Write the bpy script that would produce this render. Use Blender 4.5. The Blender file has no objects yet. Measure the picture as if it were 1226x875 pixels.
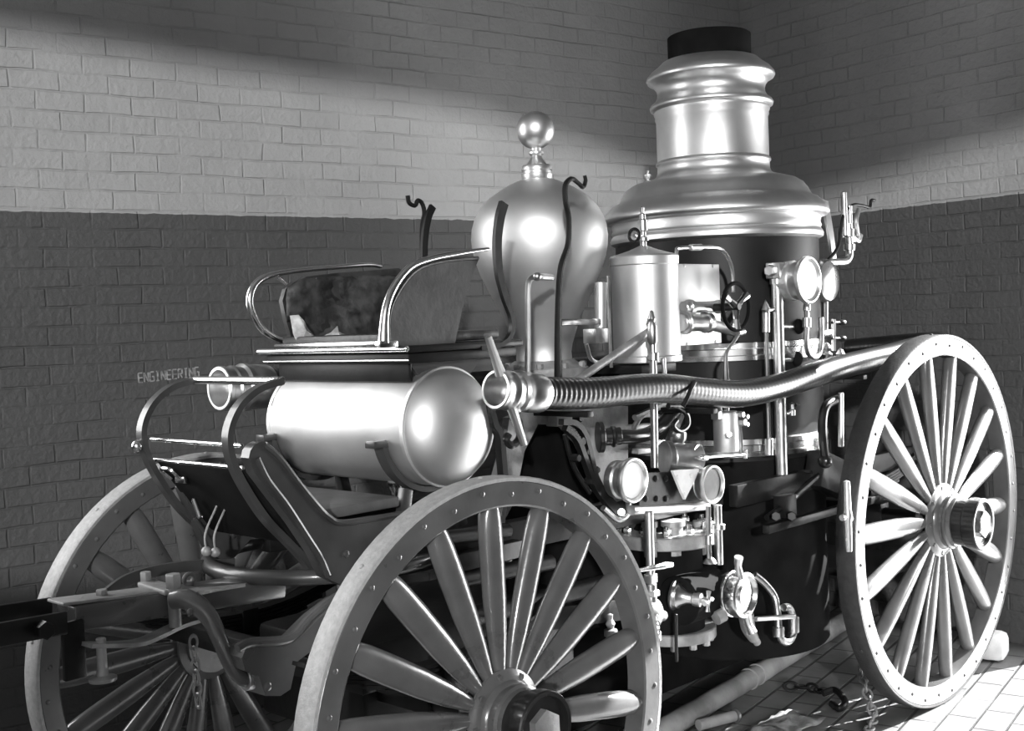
import bpy, bmesh, math, random
from mathutils import Vector as V, Matrix
random.seed(7)
PI = math.pi
S = bpy.context.scene
COL = S.collection

# ------------------------------------------------------------------ camera
F_PX, PITCH, ROLL, HEAD = 1450.0, .037, -.040, .764
CAM = V((-2.186, -2.151, 1.646))
fw = V((math.cos(HEAD)*math.cos(PITCH), math.sin(HEAD)*math.cos(PITCH), -math.sin(PITCH)))
rt = V((math.sin(HEAD), -math.cos(HEAD), 0)); up = rt.cross(fw)
rt, up = rt*math.cos(ROLL)+up*math.sin(ROLL), up*math.cos(ROLL)-rt*math.sin(ROLL)
cd = bpy.data.cameras.new('camera'); cam = bpy.data.objects.new('camera', cd); COL.objects.link(cam)
cam.matrix_world = Matrix(((rt.x, up.x, -fw.x, CAM.x), (rt.y, up.y, -fw.y, CAM.y), (rt.z, up.z, -fw.z, CAM.z), (0, 0, 0, 1)))
cd.sensor_width = 36; cd.lens = F_PX/1226*36; cd.clip_start = .05
S.camera = cam

def P(px, py, Y):
    """point of the plane y = Y seen at photo pixel (px, py)"""
    d = rt*((px-613)/F_PX) - up*((py-437.5)/F_PX) + fw
    return CAM + d*((Y-CAM.y)/d.y)
def PZ(px, py, Z):
    d = rt*((px-613)/F_PX) - up*((py-437.5)/F_PX) + fw
    return CAM + d*((Z-CAM.z)/d.z)

# ------------------------------------------------------------------ light
S.view_settings.view_transform = 'Standard'; S.view_settings.look = 'None'
S.view_settings.gamma = 1; S.view_settings.use_curve_mapping = False
S.view_settings.exposure = 0.0
W = bpy.data.worlds.new('sky'); S.world = W; W.use_nodes = True
W.node_tree.nodes['Background'].inputs[0].default_value = (.9, .9, .9, 1)
W.node_tree.nodes['Background'].inputs[1].default_value = .62

def sun(name, d, energy, angle):
    l = bpy.data.lights.new(name, 'SUN'); l.energy = energy; l.angle = angle
    o = bpy.data.objects.new(name, l); COL.objects.link(o)
    o.rotation_euler = V(d).to_track_quat('-Z', 'Y').to_euler(); return o
def area(name, loc, d, sx, sy, power, spread=180):
    l = bpy.data.lights.new(name, 'AREA'); l.shape = 'RECTANGLE'; l.size = sx; l.size_y = sy; l.energy = power
    l.spread = math.radians(spread)
    o = bpy.data.objects.new(name, l); COL.objects.link(o); o.location = loc
    o.rotation_euler = V(d).to_track_quat('-Z', 'Z').to_euler(); return o
# low light of the street coming in under the lintel of the door behind the camera
sun('street_glow', (.7507, .6606, -.215), 2.45, math.radians(1.6))
# sun through the doorway in the right wall
sun('sun', (-.88, .36, -.55), 33.0, math.radians(.6))

WINDOW_W, SIDE_W = 210, 150      # daylight of the left window and of the right doorway

# ------------------------------------------------------------------ materials
def gray(v): return (v, v, v, 1)
def mat(name, v, rough=.5, metal=0., noise=0., nscale=8., bump=0., bscale=40., coat=0., v2=None, spec=.5):
    m = bpy.data.materials.new(name); m.use_nodes = True; nt = m.node_tree; b = nt.nodes['Principled BSDF']
    b.inputs['Base Color'].default_value = gray(v); b.inputs['Roughness'].default_value = rough
    b.inputs['Metallic'].default_value = metal; b.inputs['Coat Weight'].default_value = coat
    b.inputs['Coat Roughness'].default_value = .12; b.inputs['Specular IOR Level'].default_value = spec
    tc = nt.nodes.new('ShaderNodeTexCoord')
    if noise:
        n = nt.nodes.new('ShaderNodeTexNoise'); n.inputs['Scale'].default_value = nscale; n.inputs['Detail'].default_value = 6
        nt.links.new(tc.outputs['Object'], n.inputs['Vector'])
        r = nt.nodes.new('ShaderNodeValToRGB'); a = v2 if v2 is not None else v*(1-noise); c = v*(1+noise) if v2 is None else v
        r.color_ramp.elements[0].color = gray(a); r.color_ramp.elements[1].color = gray(min(c, 1))
        r.color_ramp.elements[0].position = .35; r.color_ramp.elements[1].position = .65
        nt.links.new(n.outputs['Fac'], r.inputs[0]); nt.links.new(r.outputs[0], b.inputs['Base Color'])
        q = nt.nodes.new('ShaderNodeMath'); q.operation = 'MULTIPLY_ADD'; q.inputs[1].default_value = noise*.25; q.inputs[2].default_value = rough-noise*.12
        nt.links.new(n.outputs['Fac'], q.inputs[0]); nt.links.new(q.outputs[0], b.inputs['Roughness'])
    if bump:
        n2 = nt.nodes.new('ShaderNodeTexNoise'); n2.inputs['Scale'].default_value = bscale; n2.inputs['Detail'].default_value = 5
        nt.links.new(tc.outputs['Object'], n2.inputs['Vector'])
        bp = nt.nodes.new('ShaderNodeBump'); bp.inputs['Strength'].default_value = bump; bp.inputs['Distance'].default_value = .005
        nt.links.new(n2.outputs['Fac'], bp.inputs['Height']); nt.links.new(bp.outputs[0], b.inputs['Normal'])
    return m
M = {}
M['nickel'] = mat('nickel_plate', .78, .40, 1., .12, 5)
M['bright'] = mat('polished_nickel', .88, .18, 1., .05, 9)
M['satin'] = mat('satin_nickel_sheet', .80, .50, 1., .10, 4)
M['brass'] = mat('dull_plated_brass', .68, .32, 1., .2, 14)
M['black'] = mat('black_enamel', .012, .28, 0, .2, 9, coat=.5)
M['boiler'] = mat('black_boiler_jacket', .012, .45, 0, .25, 5, spec=.25)
M['iron'] = mat('black_painted_iron', .010, .42, 0, .3, 12, bump=.15, spec=.3)
M['matteblack'] = mat('matte_black_iron', .008, .85, 0, .4, 9, spec=.1)  # matte near-black with little specular
M['paint'] = mat('wheel_paint', .105, .28, 0, .22, 7, bump=.12, bscale=60, coat=.7)
M['paintdark'] = mat('frame_paint', .045, .36, 0, .25, 9, bump=.12, coat=.3)
M['castgray'] = mat('gray_cast_iron', .30, .5, .3, .25, 16, bump=.3, bscale=90)
M['tyre'] = mat('worn_tyre_iron', .40, .6, .1, .12, 60, bump=.4, bscale=150)
M['tyreshade'] = mat('shaded_tyre_iron', .03, .5, .1, .2, 40, bump=.3, bscale=120)  # rear tyres: shade on their treads put into the colour
M['rubber'] = mat('black_rubber_hose', .010, .30, 0, .2, 12, coat=.35)
M['darkglass'] = mat('dark_dial_glass', .05, .25, 0, .5, 12, spec=.2)
M['leather'] = mat('cracked_leather', .035, .45, 0, .5, 14, bump=.8, bscale=22)
M['leathertorn'] = mat('torn_leather', .015, .55, 0, .8, 24, bump=1., bscale=30, v2=.07)
M['stuffing'] = mat('white_stuffing', .55, .9, 0, .4, 30, bump=1, bscale=50)
M['panel'] = mat('dusty_panel', .05, .5, 0, .35, 6, bump=.3)
M['wood'] = mat('bare_wood', .26, .6, 0, .35, 6, bump=.5, bscale=40)
M['darkwood'] = mat('dark_wood', .10, .6, 0, .3, 9, bump=.4)
M['face'] = mat('gauge_dial', .82, .3, 0, .04, 5)
M['stone'] = mat('white_block', .75, .8, 0, .1, 20, bump=.3)
M['chalk'] = mat('white_lettering', .42, .8, 0, .4, 60, v2=.15)
M['red'] = mat('dull_steel', .22, .38, 1., .2, 20)

# ------------------------------------------------------------------ mesh helpers
def frames(pts, up0=None):
    n = len(pts); T = []
    for i in range(n):
        t = (pts[min(i+1, n-1)]-pts[max(i-1, 0)])
        T.append(t.normalized() if t.length > 1e-9 else V((0, 0, 1)))
    a = up0 or (V((0, 0, 1)) if abs(T[0].z) < .9 else V((1, 0, 0)))
    N = [(a-T[0]*a.dot(T[0])).normalized()]
    for i in range(1, n):
        b = N[-1]-T[i]*N[-1].dot(T[i]); N.append(b.normalized() if b.length > 1e-6 else N[-1])
    return T, N
def smooth_path(pts, k=6):
    pts = [V(p) for p in pts]
    if len(pts) < 3: return pts
    out = []
    e = [pts[0]*2-pts[1]]+pts+[pts[-1]*2-pts[-2]]
    for i in range(1, len(e)-2):
        p0, p1, p2, p3 = e[i-1:i+3]
        for j in range(k):
            t = j/k
            out.append(.5*((2*p1)+(p2-p0)*t+(2*p0-5*p1+4*p2-p3)*t*t+(3*p1-p0-3*p2+p3)*t**3))
    out.append(pts[-1]); return out
def lerp_list(a, n):
    if not isinstance(a, (list, tuple)): return [a]*n
    out = []
    for i in range(n):
        f = i/(n-1)*(len(a)-1); j = min(int(f), len(a)-2); t = f-j; out.append(a[j]*(1-t)+a[j+1]*t)
    return out
def tube(bm, pts, r, segs=12, k=6, smooth=True, flat=1., up0=None, closed=False):
    """round (or flattened) bar along a path; r number or list; flat = ratio of the second axis"""
    p = smooth_path(pts, k) if smooth else [V(q) for q in pts]
    n = len(p); R = lerp_list(r, n); T, N = frames(p, up0); rings = []
    for i in range(n):
        B = T[i].cross(N[i])
        rings.append([bm.verts.new(p[i]+N[i]*(R[i]*math.cos(2*PI*s/segs))+B*(R[i]*flat*math.sin(2*PI*s/segs))) for s in range(segs)])
    for i in range(n-1):
        for s in range(segs):
            bm.faces.new((rings[i][s], rings[i][(s+1) % segs], rings[i+1][(s+1) % segs], rings[i+1][s]))
    bm.faces.new(rings[0][::-1]); bm.faces.new(rings[-1])
def strip(bm, pts, w, t, side, k=6, smooth=True):
    """flat bar: width w along `side`, thickness t"""
    p = smooth_path(pts, k) if smooth else [V(q) for q in pts]
    n = len(p); Wd = lerp_list(w, n); T, _ = frames(p); side = V(side).normalized(); rings = []
    for i in range(n):
        s_ = (side-T[i]*side.dot(T[i])); s_ = s_.normalized() if s_.length > 1e-6 else side
        b = T[i].cross(s_)
        rings.append([bm.verts.new(p[i]+s_*(a*Wd[i]/2)+b*(c*t/2)) for a, c in ((-1, -1), (1, -1), (1, 1), (-1, 1))])
    for i in range(n-1):
        for s in range(4):
            bm.faces.new((rings[i][s], rings[i][(s+1) % 4], rings[i+1][(s+1) % 4], rings[i+1][s]))
    bm.faces.new(rings[0][::-1]); bm.faces.new(rings[-1])
def basis(ax):
    ax = V(ax).normalized(); a = V((0, 0, 1)) if abs(ax.z) < .9 else V((1, 0, 0))
    u = (a-ax*a.dot(ax)).normalized(); return u, ax.cross(u), ax
def lathe(bm, prof, o=(0, 0, 0), ax=(0, 0, 1), segs=48):
    """prof: (radius, height along ax)"""
    u, v, w = basis(ax); o = V(o); rings = []
    for r, h in prof:
        if r < 1e-6: rings.append([bm.verts.new(o+w*h)])
        else: rings.append([bm.verts.new(o+w*h+u*(r*math.cos(2*PI*s/segs))+v*(r*math.sin(2*PI*s/segs))) for s in range(segs)])
    for a, b in zip(rings, rings[1:]):
        for s in range(segs):
            t = (s+1) % segs
            if len(a) == 1 and len(b) == 1: continue
            if len(a) == 1: bm.faces.new((a[0], b[t], b[s]))
            elif len(b) == 1: bm.faces.new((a[s], a[t], b[0]))
            else: bm.faces.new((a[s], a[t], b[t], b[s]))
    if len(rings[0]) > 1 and (V((prof[0][0]-prof[-1][0], prof[0][1]-prof[-1][1]))).length > 1e-6:
        bm.faces.new(rings[0][::-1])
    if len(rings[-1]) > 1 and (V((prof[0][0]-prof[-1][0], prof[0][1]-prof[-1][1]))).length > 1e-6:
        bm.faces.new(rings[-1])
def cyl(bm, a, b, r, segs=24, r2=None, bev=.002):
    a, b = V(a), V(b); L = (b-a).length; r2 = r if r2 is None else r2; e = min(bev, L*.3, r*.4, r2*.4)
    lathe(bm, [(0, 0), (r-e, 0), (r, e), (r2, L-e), (r2-e, L), (0, L)], a, b-a, segs)
def box(bm, c, s, rot=None, bev=.003):
    g = bmesh.ops.create_cube(bm, size=1)['verts']
    for v in g: v.co = V((v.co.x*s[0], v.co.y*s[1], v.co.z*s[2]))
    if bev:
        es = list({e for v in g for e in v.link_edges})
        r = bmesh.ops.bevel(bm, geom=es, offset=min(bev, min(s)*.3), segments=2, affect='EDGES', profile=.5)
        g = list({v for f in r['faces'] for v in f.verts} | {v for v in g if v.is_valid})
    m = Matrix.Translation(V(c)) @ (rot.to_4x4() if rot else Matrix.Identity(4))
    for v in g: v.co = m @ v.co
def beam(bm, a, b, w, h, upv=(0, 0, 1), bev=.004):
    a, b = V(a), V(b); x = (b-a).normalized(); z = V(upv); z = (z-x*z.dot(x)).normalized(); y = z.cross(x)
    rot = Matrix((x, y, z)).transposed()
    box(bm, (a+b)/2, ((b-a).length, w, h), rot, bev)
def plate(bm, poly, th, nrm):
    """extruded polygon (3-D points in one plane)"""
    nrm = V(nrm).normalized()*th/2
    a = [bm.verts.new(V(p)-nrm) for p in poly]; b = [bm.verts.new(V(p)+nrm) for p in poly]
    n = len(poly)
    bm.faces.new(a[::-1]); bm.faces.new(b)
    for i in range(n): bm.faces.new((a[i], a[(i+1) % n], b[(i+1) % n], b[i]))
def ball(bm, c, r, sx=1, sy=1, sz=1, seg=20):
    g = bmesh.ops.create_uvsphere(bm, u_segments=seg, v_segments=seg//2+2, radius=r)['verts']
    for v in g: v.co = V((v.co.x*sx, v.co.y*sy, v.co.z*sz))+V(c)
def hexn(bm, a, b, r): 
    a, b = V(a), V(b); lathe(bm, [(0, 0), (r*.94, 0), (r, .002), (r, (b-a).length-.003), (r*.85, (b-a).length), (0, (b-a).length)], a, b-a, 6)
def rivet(bm, c, n, r=.008):
    lathe(bm, [(r, 0), (r*.9, r*.35), (r*.5, r*.6), (0, r*.7)], c, n, 10)
def torus(bm, c, n, R, r, seg=40, s2=10, a0=0, a1=2*PI):
    u, v, w = basis(n); c = V(c); full = abs(a1-a0-2*PI) < 1e-6; k = seg if full else seg+1; rings = []
    for i in range(k):
        a = a0+(a1-a0)*i/seg; d = u*math.cos(a)+v*math.sin(a)
        rings.append([bm.verts.new(c+d*(R+r*math.cos(2*PI*j/s2))+w*(r*math.sin(2*PI*j/s2))) for j in range(s2)])
    for i in range(seg):
        A, B = rings[i], rings[(i+1) % k]
        for j in range(s2): bm.faces.new((A[j], A[(j+1) % s2], B[(j+1) % s2], B[j]))
    if not full: bm.faces.new(rings[0][::-1]); bm.faces.new(rings[-1])

def obj(name, bm, m, parent=None, label=None, smooth=True, ang=35):
    bmesh.ops.recalc_face_normals(bm, faces=bm.faces)
    me = bpy.data.meshes.new(name); bm.to_mesh(me); bm.free(); me.materials.append(M[m] if isinstance(m, str) else m)
    if smooth:
        me.shade_smooth(); me.set_sharp_from_angle(angle=math.radians(ang))
    o = bpy.data.objects.new(name, me); COL.objects.link(o)
    if parent is not None:
        o.parent = parent
        if parent.type == 'EMPTY': o.matrix_parent_inverse = Matrix.Translation(-parent.location)
    if label: o['label'] = label
    return o
def B(): return bmesh.new()
def tag(o, label, cat, group=None):
    o['label'] = label; o['category'] = cat
    if group: o['group'] = group
    return o
def thing(name, label, cat, loc):
    o = bpy.data.objects.new(name, None); COL.objects.link(o); o.location = loc; o.empty_display_size = .1
    return tag(o, label, cat)
def struct(name, bm, m, smooth=False):
    o = obj(name, bm, m, smooth=smooth); o['kind'] = 'structure'; return o

# ------------------------------------------------------------------ the room
WA = -.177; D0 = 2.45
WX = V((math.cos(WA), math.sin(WA), 0)); WY = V((-math.sin(WA), math.cos(WA), 0)); WO = V((0, D0, 0))
# corner of the two walls, on the ray through pixel (893, 262)
_d = rt*((893-613)/F_PX) - up*((262-437.5)/F_PX) + fw
CORNER = CAM + _d*(((WO-CAM).dot(WY))/_d.dot(WY)); CORNER.z = 0
HT = 5.6; DADO = 2.145
def brick_mat(name, lo, hi, zsplit, flip=1):
    m = bpy.data.materials.new(name); m.use_nodes = True; nt = m.node_tree; N = nt.nodes; L = nt.links.new
    b = N['Principled BSDF']; tc = N.new('ShaderNodeTexCoord'); sep = N.new('ShaderNodeSeparateXYZ'); L(tc.outputs['Object'], sep.inputs[0])
    wob = N.new('ShaderNodeTexNoise'); wob.inputs['Scale'].default_value = 3.5; wob.inputs['Detail'].default_value = 3; L(tc.outputs['Object'], wob.inputs['Vector'])
    def math_(op, a, b_=None, c=None):
        q = N.new('ShaderNodeMath'); q.operation = op
        for i, x in enumerate((a, b_, c)):
            if x is None: continue
            if isinstance(x, (int, float)): q.inputs[i].default_value = x
            else: L(x, q.inputs[i])
        return q.outputs[0]
    zz = math_('ADD', sep.outputs['Z'], math_('MULTIPLY_ADD', wob.outputs['Fac'], .022, -.011))
    xx = math_('ADD', sep.outputs['X'], math_('MULTIPLY_ADD', wob.outputs['Fac'], .03, -.015))
    cmb = N.new('ShaderNodeCombineXYZ'); L(xx, cmb.inputs[0]); L(zz, cmb.inputs[1])
    br = N.new('ShaderNodeTexBrick'); br.inputs['Scale'].default_value = 1; br.inputs['Brick Width'].default_value = .190
    br.inputs['Row Height'].default_value = .0770; br.inputs['Mortar Size'].default_value = .0055; br.inputs['Mortar Smooth'].default_value = .6
    br.inputs['Bias'].default_value = 0; br.offset = .5; L(cmb.outputs[0], br.inputs['Vector'])
    br.inputs['Color1'].default_value = gray(.975); br.inputs['Color2'].default_value = gray(1.025); br.inputs['Mortar'].default_value = gray(.95)
    # paint boundary
    n3 = N.new('ShaderNodeTexNoise'); n3.inputs['Scale'].default_value = 14; L(tc.outputs['Object'], n3.inputs['Vector'])
    edge = math_('ADD', sep.outputs['Z'], math_('MULTIPLY_ADD', n3.outputs['Fac'], .016, -.008))
    up_ = math_('GREATER_THAN', edge, zsplit)
    base = math_('MULTIPLY_ADD', up_, hi-lo, lo)
    n4 = N.new('ShaderNodeTexNoise'); n4.inputs['Scale'].default_value = 1.7; n4.inputs['Detail'].default_value = 8; n4.inputs['Roughness'].default_value = .7; L(tc.outputs['Object'], n4.inputs['Vector'])
    var = math_('MULTIPLY_ADD', n4.outputs['Fac'], .5, .75)
    col = N.new('ShaderNodeSeparateColor'); L(br.outputs['Color'], col.inputs[0])
    n6 = N.new('ShaderNodeTexNoise'); n6.inputs['Scale'].default_value = 4; n6.inputs['Detail'].default_value = 4; L(tc.outputs['Object'], n6.inputs['Vector'])
    c = math_('MULTIPLY', math_('MULTIPLY', base, var), col.outputs[0])
    out = N.new('ShaderNodeCombineColor'); [L(c, out.inputs[i]) for i in range(3)]
    L(out.outputs[0], b.inputs['Base Color'])
    b.inputs['Roughness'].default_value = .55
    n5 = N.new('ShaderNodeTexNoise'); n5.inputs['Scale'].default_value = 38; n5.inputs['Detail'].default_value = 6; L(tc.outputs['Object'], n5.inputs['Vector'])
    h = math_('SUBTRACT', math_('MULTIPLY_ADD', n5.outputs['Fac'], .8, math_('MULTIPLY', wob.outputs['Fac'], .8)), math_('MULTIPLY', br.outputs['Fac'], math_('MAXIMUM', math_('MULTIPLY_ADD', n6.outputs['Fac'], 3.2, -1.25), .10)))
    bp = N.new('ShaderNodeBump'); bp.inputs['Strength'].default_value = .75; bp.inputs['Distance'].default_value = .011
    L(h, bp.inputs['Height']); L(bp.outputs[0], b.inputs['Normal'])
    return m
BR = brick_mat('painted_brick', .085, .40, DADO)

def wall(name, o, ax, ay, L, openings=(), mt=BR, th=.3, H=HT):
    """wall from o along ax (its +Y side, ay, is outside); openings (x0, x1, z0, z1)"""
    bm = B(); xs = sorted({0, L} | {v for q in openings for v in q[:2]}); zs = sorted({0, H} | {v for q in openings for v in q[2:]})
    for i in range(len(xs)-1):
        for j in range(len(zs)-1):
            xm, zm = (xs[i]+xs[i+1])/2, (zs[j]+zs[j+1])/2
            if any(q[0] < xm < q[1] and q[2] < zm < q[3] for q in openings): continue
            box(bm, (xm, th/2, zm), (xs[i+1]-xs[i], th, zs[j+1]-zs[j]), bev=0)
    ob = struct(name, bm, mt)
    ob.matrix_world = Matrix.Translation(o) @ Matrix((ax, ay, V((0, 0, 1)))).transposed().to_4x4()
    return ob
SD = V((.7507, .6606, 0)); UD = V((.6606, -.7507, 0)); SF = -4.3       # street side: direction of its light, its wall at SF along SD
LX = (CORNER.dot(SD)-SF)/WX.dot(SD); LY = (CORNER.dot(SD)-SF)/WY.dot(SD)
XW0, XW1 = LX-7.6, LX-4.85       # tall window of the left wall, beyond the picture's left edge
wall('wall_left', CORNER-WX*LX, WX, WY, LX+.3, openings=((XW0, XW1, 1.45, 3.9),))
bm = B(); wo = CORNER-WX*LX
for k in range(4): cyl(bm, wo+WX*(XW0+(XW1-XW0)*k/3)+WY*.15+V((0, 0, 1.45)), wo+WX*(XW0+(XW1-XW0)*k/3)+WY*.15+V((0, 0, 3.9)), .03, 4)
for z in (1.45, 2.67, 3.9): cyl(bm, wo+WX*XW0+WY*.15+V((0, 0, z)), wo+WX*XW1+WY*.15+V((0, 0, z)), .025, 4)
struct('window_1', bm, 'darkwood')
wall('wall_right', CORNER, -WY, WX, LY, openings=((1.93, 3.35, 0, 2.6),))
# front wall with a wide segmental-arched carriage door
PA, PB = CORNER-WX*LX, CORNER-WY*LY
u0, u1 = PA.dot(UD), PB.dot(UD)
def arch(u):
    pts = ((-4.6, 3.9), (-3.2, 4.08), (-1.93, 4.16), (-.25, 4.29), (.74, 4.20), (1.5, 4.02), (2.4, 4.0), (3.0, 3.9))
    for (a, b_), (c, d) in zip(pts, pts[1:]):
        if a <= u <= c: return b_+(d-b_)*(u-a)/(c-a)
bm = B(); N_ = 38; ua, ub = -4.6, 3.0
def slab(bm, ua_, ub_, z00, z01, z1):
    p, q = UD*ua_+SD*SF, UD*ub_+SD*SF; o = -SD*.3
    vs = [bm.verts.new(x) for x in (p+V((0, 0, z00)), q+V((0, 0, z01)), q+V((0, 0, z1)), p+V((0, 0, z1)), p+o+V((0, 0, z00)), q+o+V((0, 0, z01)), q+o+V((0, 0, z1)), p+o+V((0, 0, z1)))]
    for f in ((0, 1, 2, 3), (5, 4, 7, 6), (4, 5, 1, 0), (3, 2, 6, 7), (1, 5, 6, 2), (4, 0, 3, 7)): bm.faces.new([vs[k] for k in f])
slab(bm, u0-.3, ua, 0, 0, HT); slab(bm, ub, u1+.3, 0, 0, HT)
for k in range(N_):
    a, b_ = ua+(ub-ua)*k/N_, ua+(ub-ua)*(k+1)/N_; slab(bm, a, b_, arch(a+1e-6), arch(b_-1e-6), HT)
struct('wall_front', bm, BR)
# unseen gate added across the doorway's left, keeps street light off low parts
bm = B(); GA, GB = -4.6, -.55
n_ = 22
for k in range(n_):
    q = UD*(GA+(GB-GA)*(k+.5)/n_)+SD*(SF-.15)+V((0, 0, .99)); box(bm, q, ((GB-GA)/n_-.006, .05, 1.96), Matrix.Rotation(math.atan2(UD.y, UD.x), 3, 'Z'), .006)
for z in (.35, 1.6):
    box(bm, UD*((GA+GB)/2)+SD*(SF-.1)+V((0, 0, z)), (GB-GA, .05, .16), Matrix.Rotation(math.atan2(UD.y, UD.x), 3, 'Z'), .006)
struct('shade_gate_1', bm, 'darkwood')
bm = B(); plate(bm, [p+V((0, 0, HT+.1)) for p in (CORNER+WX+WY, PA-WX+WY, PB+WX-WY)], .2, (0, 0, 1))
struct('ceiling', bm, mat('ceiling_plaster', .3, .9))
# daylight portals in the two doorways
for nm, c, d, sx, sy, w_ in (('door_daylight', UD*((ua+ub)/2)+SD*(SF-.1)+V((0, 0, 2.15)), SD, 7.6, 4.3, 0), ('window_daylight', wo+WX*(XW0+XW1)/2+WY*.25+V((0, 0, 2.67)), -WY, 2.75, 2.45, WINDOW_W),
                          ('side_daylight', CORNER-WY*2.64+WX*.28+V((0, 0, 1.3)), -WX, 1.42, 2.6, SIDE_W)):
    o = area(nm, c, d, sx, sy, w_ or 1)
    if not w_: o.data.cycles.is_portal = True

def floor_mat():
    m = bpy.data.materials.new('brick_paving'); m.use_nodes = True; nt = m.node_tree; N = nt.nodes; L = nt.links.new
    b = N['Principled BSDF']; tc = N.new('ShaderNodeTexCoord')
    mp = N.new('ShaderNodeMapping'); mp.inputs['Rotation'].default_value = (0, 0, WA); L(tc.outputs['Object'], mp.inputs[0])
    br = N.new('ShaderNodeTexBrick'); br.inputs['Scale'].default_value = 1; br.inputs['Brick Width'].default_value = .24; br.inputs['Row Height'].default_value = .12
    br.inputs['Mortar Size'].default_value = .008; br.inputs['Mortar Smooth'].default_value = .5
    br.inputs['Color1'].default_value = gray(.20); br.inputs['Color2'].default_value = gray(.25); br.inputs['Mortar'].default_value = gray(.07)
    L(mp.outputs[0], br.inputs['Vector'])
    n = N.new('ShaderNodeTexNoise'); n.inputs['Scale'].default_value = 6; n.inputs['Detail'].default_value = 8; L(tc.outputs['Object'], n.inputs['Vector'])
    mx = N.new('ShaderNodeMix'); mx.data_type = 'RGBA'; mx.blend_type = 'MULTIPLY'; mx.inputs[0].default_value = .6
    L(br.outputs['Color'], mx.inputs[6]); L(n.outputs['Fac'], mx.inputs[7]); L(mx.outputs[2], b.inputs['Base Color'])
    b.inputs['Roughness'].default_value = .5
    bp = N.new('ShaderNodeBump'); bp.inputs['Strength'].default_value = .6; bp.inputs['Distance'].default_value = .01
    s = N.new('ShaderNodeMath'); s.operation = 'SUBTRACT'; L(n.outputs['Fac'], s.inputs[0]); L(br.outputs['Fac'], s.inputs[1]); L(s.outputs[0], bp.inputs['Height'])
    L(bp.outputs[0], b.inputs['Normal']); return m
bm = B(); plate(bm, [p+V((0, 0, -.05)) for p in (CORNER+WX*5+WY, PA-WX*3+WY, PA-SD*5, PB-SD*5, PB+WX*5-WY*3)], .1, (0, 0, 1))
struct('floor', bm, floor_mat())

# faded lettering on the left wall
FONT = {'E': ((0, 0, 0, 6), (0, 0, 3, 0), (0, 3, 3, 3), (0, 6, 3, 6)), 'N': ((0, 0, 0, 6), (3, 0, 3, 6), (0, 6, 3, 0)),
        'G': ((0, 0, 0, 6), (0, 6, 3, 6), (0, 0, 3, 0), (3, 0, 3, 3), (1.6, 3, 3, 3)), 'I': ((1.5, 0, 1.5, 6), (.5, 0, 2.5, 0), (.5, 6, 2.5, 6)),
        'R': ((0, 0, 0, 6), (0, 6, 3, 6), (3, 6, 3, 3), (0, 3, 3, 3), (1.2, 3, 3, 0))}
def wallhit(px, py):
    d = rt*((px-613)/F_PX) - up*((py-437.5)/F_PX) + fw
    return CAM + d*(((WO-CAM).dot(WY))/d.dot(WY))
t0, t1 = wallhit(166, 458), wallhit(240, 450); bm = B(); n = 11; adv = (t1-t0)/n; u = adv/4.3; uz = V((0, 0, .038/6))
for i, ch in enumerate('ENGINEERING'):
    o = t0+adv*i
    for x0, z0, x1, z1 in FONT[ch]:
        a = o+u*x0+uz*z0; b_ = o+u*x1+uz*z1
        if (b_-a).length: beam(bm, a-WY*.001, b_-WY*.001, .003, .0055, upv=WX if abs(x1-x0) < .1 else (0, 0, 1), bev=0)
tag(obj('wall_lettering', bm, 'chalk', smooth=False), 'small white stencilled word ENGINEERING on the dark brick wall', 'lettering')

# ------------------------------------------------------------------ the engine
Y0, Y1 = 0.0, 1.42; YC = .71
ENG = thing('steam_fire_engine', 'antique horse-drawn steam fire engine with nickel-plated boiler and spoked wheels on brick floor', 'fire engine', (1.3, YC, 0))

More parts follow.
